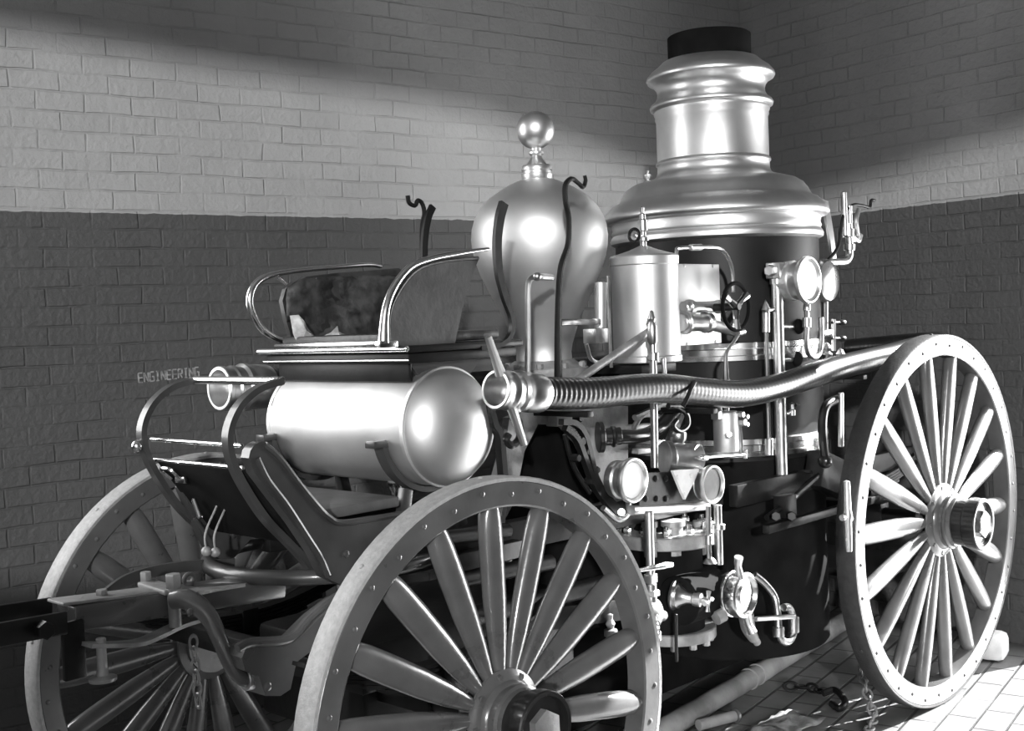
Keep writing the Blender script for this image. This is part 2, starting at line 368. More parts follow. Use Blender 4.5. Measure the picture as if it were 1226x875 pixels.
NS = 18
def make_wheel(R, w, hubr, rim, out, n):
    """local axis Y, outer face at y=0 looking to -Y"""
    bm = B()
    lathe(bm, [(R-rim, .004), (R-rim+.005, 0), (R-.016, 0), (R-.013, .003), (R-.013, w-.003), (R-.016, w), (R-rim+.005, w), (R-rim, w-.004), (R-rim, .004)], (0, w, 0), (0, -1, 0), 96)
    for k in range(n*2):
        a = (k+.5)*PI/n
        rr = R-(.034 if k % 2 else .046)
        rivet(bm, (rr*math.cos(a), 0, rr*math.sin(a)), (0, -1, 0), .0075)
        rivet(bm, (rr*math.cos(a), w, rr*math.sin(a)), (0, 1, 0), .0075)
    felloe = bm
    ty = B(); lathe(ty, [(R-.0135, 0), (R-.004, -.002), (R, .004), (R, w-.004), (R-.004, w+.002), (R-.0135, w), (R-.0135, 0)], (0, 0, 0), (0, 1, 0), 96)
    for k in range(n//2):
        a = (k+.3)*4*PI/n; rivet(ty, (R*math.cos(a), w/2, R*math.sin(a)), (math.cos(a), 0, math.sin(a)), .007)
    sp = B(); L = R-rim+.004; r0 = hubr*.8
    fr = [0, .06, .14, .25, .45, .7, .86, .95, 1.]
    wd = [.014, .019, .025, .031, .037, .038, .037, .033, .023]
    pts = [V((0, out*(1-f)+w*.5*f, r0+(L-r0)*f)) for f in fr]
    rings = []
    for p, q, f in zip(pts, wd, fr):
        s = R/.62
        ry = (.014+.012*math.sin(PI*min(f*1.2, 1)*.5))
        rings.append([sp.verts.new(p+V((q*s**.4*math.cos(2*PI*j/16), -ry*math.sin(2*PI*j/16), 0))) for j in range(16)])
    for a, b_ in zip(rings, rings[1:]):
        for j in range(16): sp.faces.new((a[j], a[(j+1) % 16], b_[(j+1) % 16], b_[j]))
    sp.faces.new(rings[0][::-1]); sp.faces.new(rings[-1])
    hb = B(); h = hubr; o = out
    lathe(hb, [(0, o+.05), (h*.8, o+.05), (h*.8, o+.035), (h, o+.03), (h, o+.018)], (0, 0, 0), (0, 1, 0), 48)
    lathe(hb, [(0, -.0), (h*.96, -.0), (h, .004), (h*.99, .010), (h*.93, .014), (h*.90, .018), (h*.78, .022), (h*.74, .032), (h*.70, .036), (h*.70, .05), (h*.74, .054), (h*.74, .062), (h*.68, .067), (h*.66, .08), (0, .08)], (0, o-.004, 0), (0, -1, 0), 48)
    for k in range(9):
        a = 2*PI*(k+.5)/9; hexn(hb, (h*.87*math.cos(a), o-.016, h*.87*math.sin(a)), (h*.87*math.cos(a), o-.026, h*.87*math.sin(a)), .0095)
    return felloe, ty, sp, hb
def wheel(meshes, loc, rot, R, w, hubr, out, n, capr, capl, ph):
    mw = Matrix.Translation(V(loc)) @ rot
    def place(name, m, parent, local=Matrix.Identity(4), mtl=None):
        o = bpy.data.objects.new(name, m); COL.objects.link(o); o.parent = parent
        if parent is ENG: o.matrix_basis = Matrix.Translation(-ENG.location) @ mw
        else: o.matrix_basis = local
        return o
    f = place('carriage_wheel', meshes[0], ENG)
    place('tyre', meshes[1], f); place('hub', meshes[3], f)
    for k in range(n): place('spoke', meshes[2], f, Matrix.Rotation(2*PI*(k+ph)/n, 4, 'Y'))
    place('hub_cap', meshes[4], f); place('axle_nut', meshes[5], f)
    return f
def to_mesh(name, bm, m):
    o = obj(name, bm, m); me = o.data; bpy.data.objects.remove(o); return me
WM = {}
for key, (R, w, hubr, out, rim, capr, capl) in {'s': (.622, .069, .128, .03, .078, .094, .075), 'b': (.760, .075, .152, .02, .085, .104, .10)}.items():
    fl, ty, sp, hb = make_wheel(R, w, hubr, rim, out, NS)
    cp = B(); y = out-.08
    lathe(cp, [(0, 0), (capr*.86, 0), (capr*.9, .005), (capr*.92, capl*.45), (capr*.98, capl*.5), (capr, capl*.6), (capr, capl), (capr*.97, capl+.004), (capr*.86, capl+.003), (capr*.82, capl-.012), (0, capl-.012)], (0, y, 0), (0, -1, 0), 48)
    nt_ = B(); hexn(nt_, (0, y-capl+.014, 0), (0, y-capl-.012, 0), capr*.52)
    WM[key] = [to_mesh('felloe', fl, 'paint'), to_mesh('tyre', ty, 'tyre' if key == 's' else 'tyreshade'), to_mesh('spoke', sp, 'paint'), to_mesh('hub', hb, 'paint'), to_mesh('hub_cap', cp, 'black'), to_mesh('axle_nut', nt_, 'bright' if key == 'b' else 'castgray')]
def rx(a): return Matrix.Rotation(a, 4, 'X')
dl = -.029
wheel(WM['s'], (0, 0, .626), Matrix.Rotation(dl, 4, 'Z') @ rx(-.025), .622, .069, .128, .03, NS, .094, .075, 0.0)
wheel(WM['s'], (-.02, 1.42, .626), Matrix.Rotation(PI+.05, 4, 'Z') @ rx(-.025), .622, .069, .128, .03, NS, .094, .075, .5)
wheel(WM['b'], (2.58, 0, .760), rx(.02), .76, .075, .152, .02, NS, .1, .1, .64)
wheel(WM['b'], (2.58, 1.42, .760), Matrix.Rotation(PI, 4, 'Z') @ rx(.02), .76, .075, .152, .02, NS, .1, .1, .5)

# ---- axles, springs, frame
def part(name, bm, m, label=None, **k): return obj(name, bm, m, ENG, label, **k)
for x, z, r in ((-.01, .626, .028), (2.58, .76, .032)):
    bm = B(); cyl(bm, (x, .05, z), (x, 1.37, z), r); box(bm, (x, YC, z+.01), (.075, .9, .08)); part('axle', bm, 'iron')
def leaf_spring(x, y, z, L, n, axis='x'):
    bm = B()
    for i in range(n):
        l = L*(1-i*.13); pts = [V((x+l*(t-.5), y, z+.10*((t-.5)*2*l/L)**2+.0-i*.012)) for t in [j/8 for j in range(9)]]
        strip(bm, pts, .05, .010, (0, 1, 0), 2)
    box(bm, (x, y, z-.012*n/2), (.06, .065, .012*n+.03))
    return bm
for y in (.24, 1.18):
    part('leaf_spring', leaf_spring(0, y, .74, .95, 6), 'iron'); part('leaf_spring', leaf_spring(2.45, y+.03*(1 if y < 1 else -1), .92, 1.0, 6), 'iron')
for y in (.40, 1.02):
    bm = B(); beam(bm, (-.02, y, 1.0), (1.55, y, .98), .05, .09); beam(bm, (.5, y, .72), (1.7, y, .58), .05, .07)
    beam(bm, (1.5, y-.1*(1 if y < .7 else -1), .98), (2.95, y-.12*(1 if y < .7 else -1), .98), .04, .08); part('frame_rail', bm, 'iron')
for y in (.40, .93):   # crane-neck frame plates
    s = .02
    pp = lambda x, z: P(x, z, .40)+V((0, y-.40, 0))
    poly = [pp(*q) for q in (((293, 548), (295, 539), (300, 532), (308, 528), (317, 530), (330, 547)) if y < .5 else ((345, 600), (352, 590), (360, 588), (366, 592))) + (((352, 576),) if y < .5 else ()) + ((375, 604), (388, 617), (402, 624), (430, 621), (505, 609), (505, 655), (430, 668), (405, 700), (384, 690), (370, 662)) + (((345, 625), (318, 590), (300, 566)) if y < .5 else ())]
    bm = B(); plate(bm, poly, .035, (0, 1, 0))
    ed = [pp(*q) for q in (((312, 532), (330, 548), (352, 577)) if y < .5 else ()) + ((375, 605), (388, 618), (402, 625), (430, 622), (505, 610))]
    tube(bm, [p-V((0, .017, 0)) for p in ed], .009, 8)
    ed = [pp(*q) for q in (((303, 548), (316, 574), (338, 603)) if y < .5 else ()) + ((362, 640), (378, 665), (388, 688))]
    tube(bm, [p-V((0, .018, 0)) for p in ed], .008, 8)
    rivet(bm, pp(409, 662)-V((0, .018, 0)), (0, -1, 0), .011); part('crane_neck', bm, 'paintdark')
bm = B(); a, b_ = P(368, 606, .47), P(470, 610, .47)
box(bm, ((a+b_)/2+V((0, .22, 0))), ((b_-a).length, .5, .03), bev=.006); part('deck_board', bm, 'darkwood')

# fifth wheel ring and pole gear
bm = B(); torus(bm, (-.02, YC, .985), (0, 0, 1), .34, .022, 64, 12); part('turntable_ring', bm, 'paintdark')
bm = B(); strip(bm, [P(60, 745, .80), P(112, 722, .82), P(152, 694, .84), P(205, 680, .86), P(280, 674, .86)], .03, .012, (0, 0, 1)); part('futchell', bm, 'paintdark')
zb = P(200, 712, .66).z
def top(px, py, z=1.0): return PZ(px, py, z)
bm = B()
a = P(78, 738, .66); b_ = P(330, 700, .66); beam(bm, a, b_, .10, .062, bev=.006)
part('draft_pole', bm, 'paint')
bm = B(); beam(bm, P(62, 727, .73), P(62, 727, .73)-V((.6, 0, -.03)), .014, .05); beam(bm, P(80, 745, .60), P(80, 745, .60)-V((.6, 0, -.02)), .014, .055)
box(bm, P(88, 778, .61), (.055, .016, .14))
hexn(bm, P(50, 753, .59), P(50, 753, .59)+V((0, -.03, 0)), .022); part('pole_jaw', bm, 'iron')
bm = B(); a, b_ = P(66, 724, .66), P(185, 709, .66); beam(bm, a+V((0, 0, .006)), b_+V((0, 0, .006)), .085, .008); hexn(bm, P(122, 714, .66), P(122, 714, .66)+V((0, 0, .018)), .015); rivet(bm, P(98, 720, .66)+V((0, 0, .006)), (0, 0, 1), .008); part('wear_plate', bm, 'castgray')
bm = B(); a = P(175, 698, .74); b_ = P(208, 708, .58); beam(bm, a, b_, .05, .014)
hexn(bm, a+V((0, 0, .005)), a+V((0, 0, .03)), .016); cyl(bm, b_-V((0, 0, .09)), b_+V((0, 0, .04)), .016); hexn(bm, b_+V((0, 0, .01)), b_+V((0, 0, .045)), .021); part('evener_clip', bm, 'castgray')
bm = B(); strip(bm, [P(215, 712, .58), P(262, 703, .62), P(330, 692, .66)], .05, .01, (0, 1, 0)); part('wear_plate', bm, 'castgray')
bm = B(); torus(bm, P(226, 693, .68), (0, 1, .2), .014, .006, 20, 8); cyl(bm, P(226, 700, .68)-V((0, 0, .01)), P(226, 700, .68)+V((0, 0, .01)), .012); part('eye_bolt', bm, 'castgray')
# S-shaped iron and its casting
bm = B(); tube(bm, [P(207, 718, .56), P(222, 717, .53), P(240, 727, .49), P(254, 745, .46), P(264, 768, .43), P(276, 795, .41), P(290, 811, .40), P(300, 812, .40)], [.024, .026, .025, .022, .020, .019, .019, .022], 14); rivet(bm, P(222, 731, .50)-V((0, .02, 0)), (0, -1, 0), .009); part('draft_iron', bm, 'paint')
bm = B(); c = P(301, 812, .40); cyl(bm, c-V((0, .0, 0))+V((-.02, 0, .0)), c+V((.03, 0, -.004)), .026); part('iron_collar', bm, 'nickel')
bm = B(); poly = [P(*q, .38) for q in ((280, 785), (284, 774), (300, 768), (330, 772), (346, 764), (372, 738), (400, 716), (430, 706), (432, 728), (400, 742), (372, 770), (345, 790), (338, 822), (326, 830), (308, 830), (300, 806), (284, 800))]
plate(bm, poly, .07, (0, 1, 0)); tube(bm, [P(284, 776, .345), P(300, 769, .345), P(346, 764, .345), P(372, 738, .345), P(400, 716, .345), P(430, 706, .345)], .012, 10)
rivet(bm, P(320, 822, .345), (0, -1, 0), .012); part('hound_casting', bm, 'paint')
bm = B(); strip(bm, [P(104, 772, .55), P(160, 770, .56), P(185, 762, .58), P(215, 748, .62), P(248, 738, .64)], .045, .010, (0, 1, 0)); part('step_bracket', bm, 'castgray')
bm = B(); c = P(121, 771, .55); cyl(bm, c-V((0, 0, .085)), c+V((0, 0, .015)), .012); lathe(bm, [(0, 0), (.032, 0), (.033, .008), (.016, .014), (.012, .03), (0, .03)], c-V((0, 0, .088))); part('draft_pin', bm, 'castgray')
bm = B(); beam(bm, (-.25, .25, .74), (-.25, 1.2, .74), .05, .06); part('splinter_bar', bm, 'iron')

# footboard with its curved irons and rails
bend = [(336, 456), (308, 466), (286, 486), (274, 512), (273, 536), (281, 562), (296, 590), (318, 622), (345, 650), (365, 672), (372, 690)]
near = [P(x, y, .52) for x, y in bend]
for dy in (0, .43):
    bm = B(); pts = [p+V((0, dy, 0)) for p in near]
    strip(bm, pts, .030, .017, (0, 1, 0), 5); ball(bm, pts[0], .013)
    part('footboard_iron', bm, 'paintdark')
def lat(p, q0=-.01, q1=.44): return p+V((0, q0, 0)), p+V((0, q1, 0))
bm = B(); a, b_ = lat(near[0]); cyl(bm, a, b_, .0115, 16); part('hand_rail', bm, 'bright', 'polished metal hand rail')
for (x, y), m in (((300, 532), 'bright'), ((298, 559), 'bright')):
    q = P(x, y, .52); q = V((near[5].x+.02 if y > 550 else near[3].x+.03, q.y, q.z)); bm = B(); a, b_ = lat(q)
    cyl(bm, a, b_, .0065, 12); part('foot_rail', bm, m, 'thin polished rail')
for dy in (.43,):
    bm = B(); ball(bm, near[3]+V((-.022, dy, -.065)), .016, 1, 1, 1.2); part('rail_end_knob', bm, 'bright')
bm = B(); a = near[5]+V((.02, .2, 0)); b_ = V((near[9].x, a.y, 1.03)); beam(bm, a, near[8]+V((.02, .2, 0)), .42, .014, upv=(1, 0, .3)); beam(bm, near[8]+V((.02, .2, 0)), (-.02, a.y, 1.03), .42, .014)
part('footboard', bm, 'matteblack')
bm = B(); q = near[6]+V((.0, .32, .015)); box(bm, q, (.012, .05, .02)); tube(bm, [q, q+V((-.03, 0, .03)), q+V((-.03, .05, .03)), q+V((0, .05, 0))], .006, 8); part('foot_latch', bm, 'bright'); bm = B(); cyl(bm, q+V((0, -.06, -.05)), q+V((0, -.09, -.10)), .008); part('latch_pin', bm, 'bright')
for (x, y) in ((458//2+18, 660), (258, 661)):
    bm = B(); c = P(x, y, .75); ball(bm, c, .014); tube(bm, [c, c+V((.0, .0, .05)), c+V((.04, 0, .12))], .003, 8); part('grab_link', bm, 'castgray')

# ---- the transverse tank with its cradle
TC = V((.180, 0, 1.350)); TR = .171
bm = B(); prof = [(0, -.41), (.06, -.406), (.11, -.39), (.145, -.365), (.162, -.34), (TR, -.315), (TR, .315), (.162, .34), (.145, .365), (.11, .39), (.06, .406), (0, .41)]
lathe(bm, prof, (TC.x, .70, TC.z), (0, 1, 0), 64)
for s in (-1, 1): lathe(bm, [(TR, 0), (TR+.003, .002), (TR+.003, .014), (TR, .016)], (TC.x, .70+s*.315-(.008), TC.z), (0, 1, 0), 64)
tank = part('air_tank', bm, 'satin', 'brushed metal cylinder with domed ends')
for y in (.47, 1.0):
    bm = B()
    pts = [V((TC.x+(TR+.012)*math.cos(a), y, TC.z+(TR+.012)*math.sin(a))) for a in [math.radians(q) for q in range(188, 353, 12)]]
    strip(bm, pts, .04, .016, (0, 1, 0), 3)
    box(bm, (TC.x-TR-.02, y, TC.z-.035), (.05, .045, .02)); box(bm, (TC.x+TR+.02, y, TC.z-.035), (.05, .045, .02))
    beam(bm, (TC.x-.09, y, TC.z-TR), (TC.x-.12, y, 1.04), .035, .03, upv=(0, 1, 0)); beam(bm, (TC.x+.09, y, TC.z-TR), (TC.x+.12, y, 1.04), .035, .03, upv=(0, 1, 0))
    part('tank_cradle', bm, 'paintdark')
bm = B(); c = V((TC.x-.02, .60, TC.z-TR-.045)); lathe(bm, [(0, 0), (.012, 0), (.015, .02), (.022, .03), (.024, .045), (.018, .05), (0, .05)], c); part('drain_plug', bm, 'bright')

# ---- seat
ZS = 1.578; SX0, SX1 = .035, .48; SY0, SY1 = .37, 1.06
bm = B()
cx, cy = (SX0+SX1)/2, (SY0+SY1)/2
box(bm, (cx, cy, ZS), (SX1-SX0+.02, SY1-SY0+.02, .02), bev=.008); box(bm, (cx, cy, ZS-.025), (SX1-SX0-.01, SY1-SY0-.01, .03), bev=.006)
box(bm, (cx+.01, cy, ZS-.055), (SX1-SX0-.07, SY1-SY0-.10, .05)); part('seat', bm, 'iron')
bm = B(); cyl(bm, (SX0-.012, SY0-.01, ZS+.002), (SX0-.012, SY1+.01, ZS+.002), .0085); cyl(bm, (SX0-.002, SY0, ZS-.03), (SX0-.002, SY1, ZS-.03), .0025)
box(bm, (SX0+.035, cy+.03, ZS+.018), (.02, SY1-SY0-.10, .012)); part('seat_molding', bm, 'bright', 'bright metal moulding along the seat edge')
bm = B(); poly = [P(*q, .42) for q in ((484, 431), (490, 431), (574, 425), (566, 440), (556, 452), (530, 448), (520, 456), (512, 462), (500, 452))]
plate(bm, poly, .02, (0, 1, 0)); part('seat_bracket', bm, 'paintdark')
bm = B(); poly = [p+V((0, .6, 0)) for p in [P(*q, .42) for q in ((484, 431), (490, 431), (574, 425), (566, 440), (556, 452), (530, 448), (520, 456), (512, 462), (500, 452))]]
plate(bm, poly, .02, (0, 1, 0)); part('seat_bracket', bm, 'paintdark')
# near arm: rail, panel
arm = [(459, 410), (460, 385), (463, 365), (470, 347), (481, 330), (495, 317), (518, 309), (550, 303), (585, 298)]
pts = [P(x, y, SY0) for x, y in arm]
bm = B(); tube(bm, pts, [.017, .013, .012, .011, .010, .010, .009, .008, .005], 12); box(bm, pts[0]-V((-.01, 0, .005)), (.06, .03, .02)); part('arm_rail', bm, 'bright', 'polished metal seat arm rail')
pn = [(466, 416), (465, 385), (470, 362), (484, 338), (500, 322), (522, 314), (550, 310), (572, 309), (563, 332), (553, 365), (542, 416)]
bm = B(); plate(bm, [P(x, y, SY0+.025) for x, y in pn], .012, (0, 1, 0)); part('arm_panel', bm, 'panel', 'dusty leather side panel')
bm = B(); tube(bm, [P(x, y, SY0+.018) for x, y in pn[:8]], .006, 8); part('panel_piping', bm, 'leather')
post = [(603, 243), (598, 262), (595, 290), (597, 325), (604, 355), (612, 378), (613, 395), (606, 408), (592, 415), (575, 417)]
bm = B(); strip(bm, [P(x, y, SY0-.005) for x, y in post], [.03, .03, .028, .026, .022, .018, .016, .014, .014, .012], .014, (1, 0, 0)); part('seat_post', bm, 'iron')
# far arm: looped rail, torn panel
loop = [(358, 410), (335, 407), (314, 394), (301, 372), (300, 352), (310, 336), (330, 328), (365, 323), (400, 320), (440, 317), (456, 319)]
bm = B(); tube(bm, [P(x, y, SY1) for x, y in loop], [.009, .009, .012, .013, .013, .011, .009, .008, .008, .008, .007], 12)
tube(bm, [P(333, 333, SY1), P(344, 341, SY1-.02)], .006, 8); part('arm_rail', bm, 'bright', 'polished metal looped arm rail')
pf = [(349, 412), (341, 385), (336, 360), (340, 346), (350, 338), (366, 331), (400, 327), (440, 324), (475, 321), (490, 330), (492, 360), (480, 412)]
bm = B(); base = [P(x, y, SY1-.02) for x, y in pf]; plate(bm, base, .02, (0, 1, 0)); part('arm_panel', bm, 'leather', 'torn black leather arm panel')
# inner torn leather relief (crumpled sheet)
bm = B(); rs = random.Random(3); gx, gy = 26, 14; grid = []
for j in range(gy+1):
    row = []
    for i in range(gx+1):
        fx, fy = i/gx, j/gy; x = 344+fx*140; y = 334+fy*74+(1-fy)*(10*max(0, .12-fx)/.12)-fx*(1-fy)*6
        p = P(x, y, SY1-.035-.012*math.sin(fx*9+fy*3)-rs.random()*.016); row.append(bm.verts.new(p))
    grid.append(row)
for j in range(gy):
    for i in range(gx):
        if fx and ((i < 4 and j > 8)): continue
        bm.faces.new((grid[j][i], grid[j][i+1], grid[j+1][i+1], grid[j+1][i]))
o = part('torn_upholstery', bm, 'leathertorn', ang=80); sm = o.modifiers.new('s', 'SOLIDIFY'); sm.thickness = .006
def rag(pxs, dep, m, seed, nm):
    rr = random.Random(seed); bm = B(); poly = [P(x, y, SY1-dep-.045-rr.random()*.02) for x, y in pxs]
    c = sum(poly, V())/len(poly)+V((0, -.02, 0)); cv = bm.verts.new(c); vs = [bm.verts.new(p) for p in poly]
    for i in range(len(vs)): bm.faces.new((cv, vs[i], vs[(i+1) % len(vs)]))
    o = part(nm, bm, m, smooth=False); s = o.modifiers.new('s', 'SOLIDIFY'); s.thickness = .004
rag([(347, 378), (357, 377), (363, 385), (368, 395), (379, 406), (366, 412), (357, 413), (351, 400)], .05, 'stuffing', 1, 'lining_patch')
rag([(372, 408), (383, 404), (380, 410), (374, 413), (368, 413)], .055, 'stuffing', 2, 'stuffing_tuft')
rag([(387, 402), (396, 398), (404, 390), (406, 397), (417, 402), (413, 409), (400, 412), (390, 410)], .055, 'stuffing', 3, 'stuffing_tuft')
bm = B(); tube(bm, [P(415, 401, SY1-.06), P(425, 402, SY1-.06), P(438, 405, SY1-.06), P(450, 402, SY1-.06)], .004, 6); part('spring_wire', bm, 'bright')
# back rest of the seat
bm = B(); box(bm, (SX0+.035, cy, ZS-.055), (.012, SY1-SY0-.07, .075), bev=.004); part('seat_skirt', bm, 'iron')
bm = B(); box(bm, (cx, cy, ZS+.03), (SX1-SX0-.09, SY1-SY0-.07, .03), bev=.012); part('seat_cushion', bm, 'leather')
# far hook irons behind the seat
bm = B(); tube(bm, [P(488, 234, 1.12), P(490, 243, 1.12), P(497, 246, 1.12), P(500, 240, 1.12), P(505, 243, 1.12), P(508, 255, 1.12), P(505, 275, 1.12), P(506, 330, 1.12)], .008, 8); part('hose_hook', bm, 'iron')
bm = B(); strip(bm, [P(518, 247, 1.05), P(512, 262, 1.05), P(508, 290, 1.05), P(508, 330, 1.05)], .026, .012, (1, 0, 0)); part('seat_post', bm, 'iron')

# ---- boiler
BX, BY = 2.05, YC
zy = lambda y: 1.954+(285-y)*.00342
bm = B()
lathe(bm, [(.415, 1.07), (.415, 1.96), (.30, 1.98), (0, 1.98)], (BX, BY, 0), (0, 0, 1), 96)
BOI = part('boiler', bm, 'boiler')
bm = B(); lathe(bm, [(0, .30), (.405, .30), (.412, .31), (.412, 1.075), (0, 1.075)], (BX, BY, 0), (0, 0, 1), 96); part('firebox', bm, 'matteblack')
bm = B(); prof = [(.17, zy(74)), (.19, zy(72)), (.197, zy(73)), (.215, zy(78)), (.243, zy(84)), (.260, zy(90)), (.263, zy(93)), (.258, zy(96)), (.238, zy(99)), (.224, zy(104)), (.219, zy(109)), (.221, zy(114)), (.230, zy(119)), (.248, zy(123)), (.253, zy(126)), (.250, zy(129)), (.236, zy(131)), (.237, zy(134)), (.232, zy(137)), (.233, zy(140)), (.2285, zy(143)), (.2285, zy(191)), (.235, zy(192.5)), (.236, zy(195)), (.229, zy(197)), (.230, zy(204)), (.236, zy(209)), (.255, zy(213)), (.30, zy(216)), (.335, zy(219)), (.362, zy(224)), (.380, zy(231)), (.392, zy(238)), (.398, zy(240)), (.414, zy(242)), (.436, zy(247)), (.453, zy(253)), (.461, zy(258)), (.461, zy(261)), (.450, zy(264)), (.428, zy(266)), (.424, zy(272)), (.429, zy(276)), (.424, zy(279)), (.432, zy(282)), (.436, zy(285)), (.434, zy(289)), (.416, zy(292))]
lathe(bm, prof, (BX, BY, 0), (0, 0, -1) if False else (0, 0, 1), 128)
part('smoke_stack', bm, 'nickel', 'nickel-plated stack and dome', ang=50)
bm = B(); lathe(bm, [(.17, zy(78)), (.17, zy(43)), (.165, zy(42)), (.155, zy(42)), (.152, zy(44)), (.152, zy(78))], (BX, BY, 0), (0, 0, 1), 64); part('stack_collar', bm, 'matteblack', 'black iron collar on top of the stack')
def band(z0, z1, nm='boiler_band', m='bright'):
    bm = B(); h = z1-z0; r = .415
    lathe(bm, [(r, z0), (r+.012, z0+.004), (r+.012, z0+h*.28), (r+.007, z0+h*.32), (r+.007, z0+h*.62), (r+.014, z0+h*.68), (r+.012, z1-.004), (r, z1)], (BX, BY, 0), (0, 0, 1), 96); part(nm, bm, m, 'polished band around the boiler')
band(1.455, 1.53); band(1.085, 1.16)
bm = B(); c = V((BX-.33, BY+.22, zy(226))); lathe(bm, [(0, 0), (.022, 0), (.016, .012), (.009, .02), (.017, .032), (.017, .04), (.006, .048), (.009, .056), (0, .062)], P(776, 221, .9)); part('whistle_knob', bm, 'nickel')

# ---- air chamber
AX = V((.965, YC, 0)); za = lambda q: 2.410-.001193*q; ra = lambda q: q*.00121
bm = B(); prof = [(0, 1.50), (.098, 1.50), (.098, 1.512)]+[(ra(w), za(q)) for q, w in ((738, 80), (715, 84), (690, 92), (660, 102), (620, 119), (580, 139), (540, 159), (500, 177), (460, 190), (430, 196), (400, 198), (370, 195), (340, 186), (310, 168), (285, 145), (262, 113), (246, 84), (236, 60), (231, 46))]+[(0, za(230))]
prof = smoothp = prof
lathe(bm, prof, AX, (0, 0, 1), 96); AC = part('air_chamber', bm, 'satin', 'pear-shaped brushed nickel air chamber', ang=60)
bm = B(); lathe(bm, [(.046, za(238)), (.054, za(228)), (.054, za(216)), (.050, za(214)), (.050, za(206)), (.054, za(204)), (.054, za(195)), (.050, za(190)), (.036, za(187)), (.030, za(180)), (.022, za(172)), (.018, za(162)), (.026, za(156)), (.026, za(151)), (.017, za(146)), (.018, za(140)), (.026, za(134))], AX, (0, 0, 1), 40); ball(bm, AX+V((0, 0, za(87))), .066, seg=40); part('ball_finial', bm, 'nickel')
bm = B(); lathe(bm, [(.0, 1.44), (.15, 1.44), (.155, 1.455), (.155, 1.475), (.13, 1.485), (.105, 1.503), (0, 1.503)], AX, (0, 0, 1), 48)
for k in range(10): a = k*PI/5; hexn(bm, AX+V((.14*math.cos(a), .14*math.sin(a), 1.475)), AX+V((.14*math.cos(a), .14*math.sin(a), 1.495)), .013)
cyl(bm, AX+V((0, 0, 1.1)), AX+V((0, 0, 1.45)), .08); part('chamber_base', bm, 'castgray')

# ---- pump frame plates between tank and boiler
bm = B(); Yp = .52
poly = [P(*q, Yp) for q in ((640, 486), (748, 486), (748, 600), (735, 620), (720, 590), (704, 560), (690, 530), (670, 508), (640, 508), (624, 540), (612, 600), (590, 640), (584, 600), (600, 540), (606, 500))]
plate(bm, poly, .03, (0, 1, 0)); part('pump_frame', bm, 'castgray', 'pale grey cast pump frame')
bm = B(); poly = [P(*q, Yp+.10) for q in ((640, 505), (670, 506), (700, 545), (735, 620), (760, 720), (600, 720), (605, 600), (622, 540))]; plate(bm, poly, .06, (0, 1, 0)); part('steam_chest', bm, 'matteblack')
bm = B(); box(bm, P(672, 498, Yp-.03), (.10, .05, .06)); part('chest_clamp', bm, 'castgray')
for pts_ in ([(672, 505), (688, 507), (699, 520), (706, 545), (712, 570), (724, 592), (742, 612)], [(676, 512), (690, 525), (700, 550), (712, 582), (728, 604), (740, 616)]):
    bm = B(); strip(bm, [P(x, y, .34) for x, y in pts_], .022, .018, (0, 1, 0)); part('lever_strap', bm, 'black')
for (x, y, r) in ((690, 528, .016), (685, 548, .013), (697, 540, .012), (703, 575, .015), (688, 500, .014), (708, 562, .012)):
    bm = B(); c = P(x, y, .36); hexn(bm, c, c+V((0, -.03, 0)), r); part('link_bolt', bm, 'iron')
bm = B(); tube(bm, [P(676, 520, .38), P(682, 545, .38), P(690, 565, .38), P(706, 590, .38)], .008, 10); part('link_rod', bm, 'iron')
bm = B(); tube(bm, [P(722, 608, .28), P(740, 622, .28), P(752, 614, .28), P(752, 600, .28)], .010, 10); cyl(bm, P(744, 613, .29), P(744, 613, .27), .013); part('drip_pipe', bm, 'brass')
# black flanged suction elbow
bm = B(); c = P(722, 523, .40); dx = V((.78, -.62, 0)); cyl(bm, c, c-dx*.018, .052); cyl(bm, c, c+dx*.06, .030); torus(bm, c+dx*.035, dx, .028, .009, 24, 8)
tube(bm, [c+dx*.03, P(745, 523, .37), P(770, 521, .37), P(788, 513, .39), P(800, 500, .38), P(812, 488, .37)], .024, 14); part('exhaust_elbow', bm, 'black')
bm = B(); tube(bm, [P(800, 486, .3), P(812, 487, .3), P(822, 496, .3), P(823, 509, .3), P(814, 516, .3), P(806, 510, .3), P(810, 503, .3)], .010, 10); part('scroll_iron', bm, 'black')

# ---- slender tank cylinder (feed heater) with finial valve
c0 = P(773, 370, .44); cz0, cz1 = P(773, 434, .44).z, P(773, 308, .44).z
bm = B(); r = .117
lathe(bm, [(0, cz0), (r*.98, cz0), (r*1.04, cz0+.004), (r*1.04, cz0+.022), (r, cz0+.026), (r, cz1-.03), (r*1.03, cz1-.026), (r*1.04, cz1), (r, cz1+.006), (r*.8, cz1+.012), (r*.45, cz1+.024), (r*.2, cz1+.036), (.014, cz1+.04), (0, cz1+.04)], (c0.x, c0.y, 0), (0, 0, 1), 64)
HT_ = part('feed_heater', bm, 'satin', 'upright brushed metal cylinder with conical lid')
bm = B(); lathe(bm, [(0, 0), (.012, 0), (.012, .015), (.02, .02), (.02, .03), (.011, .035), (.011, .05), (.017, .055), (.017, .09), (.012, .095), (.012, .11), (.006, .115), (.008, .135), (0, .14)], (c0.x, c0.y, cz1+.038)); cyl(bm, (c0.x-.05, c0.y, cz1+.075), (c0.x, c0.y, cz1+.075), .008); obj('safety_valve', bm, 'brass', HT_)
bm = B(); torus(bm, (c0.x-.05, c0.y, cz1+.075), (1, 0, 0), .022, .006, 24, 8); obj('valve_handle', bm, 'black', HT_)
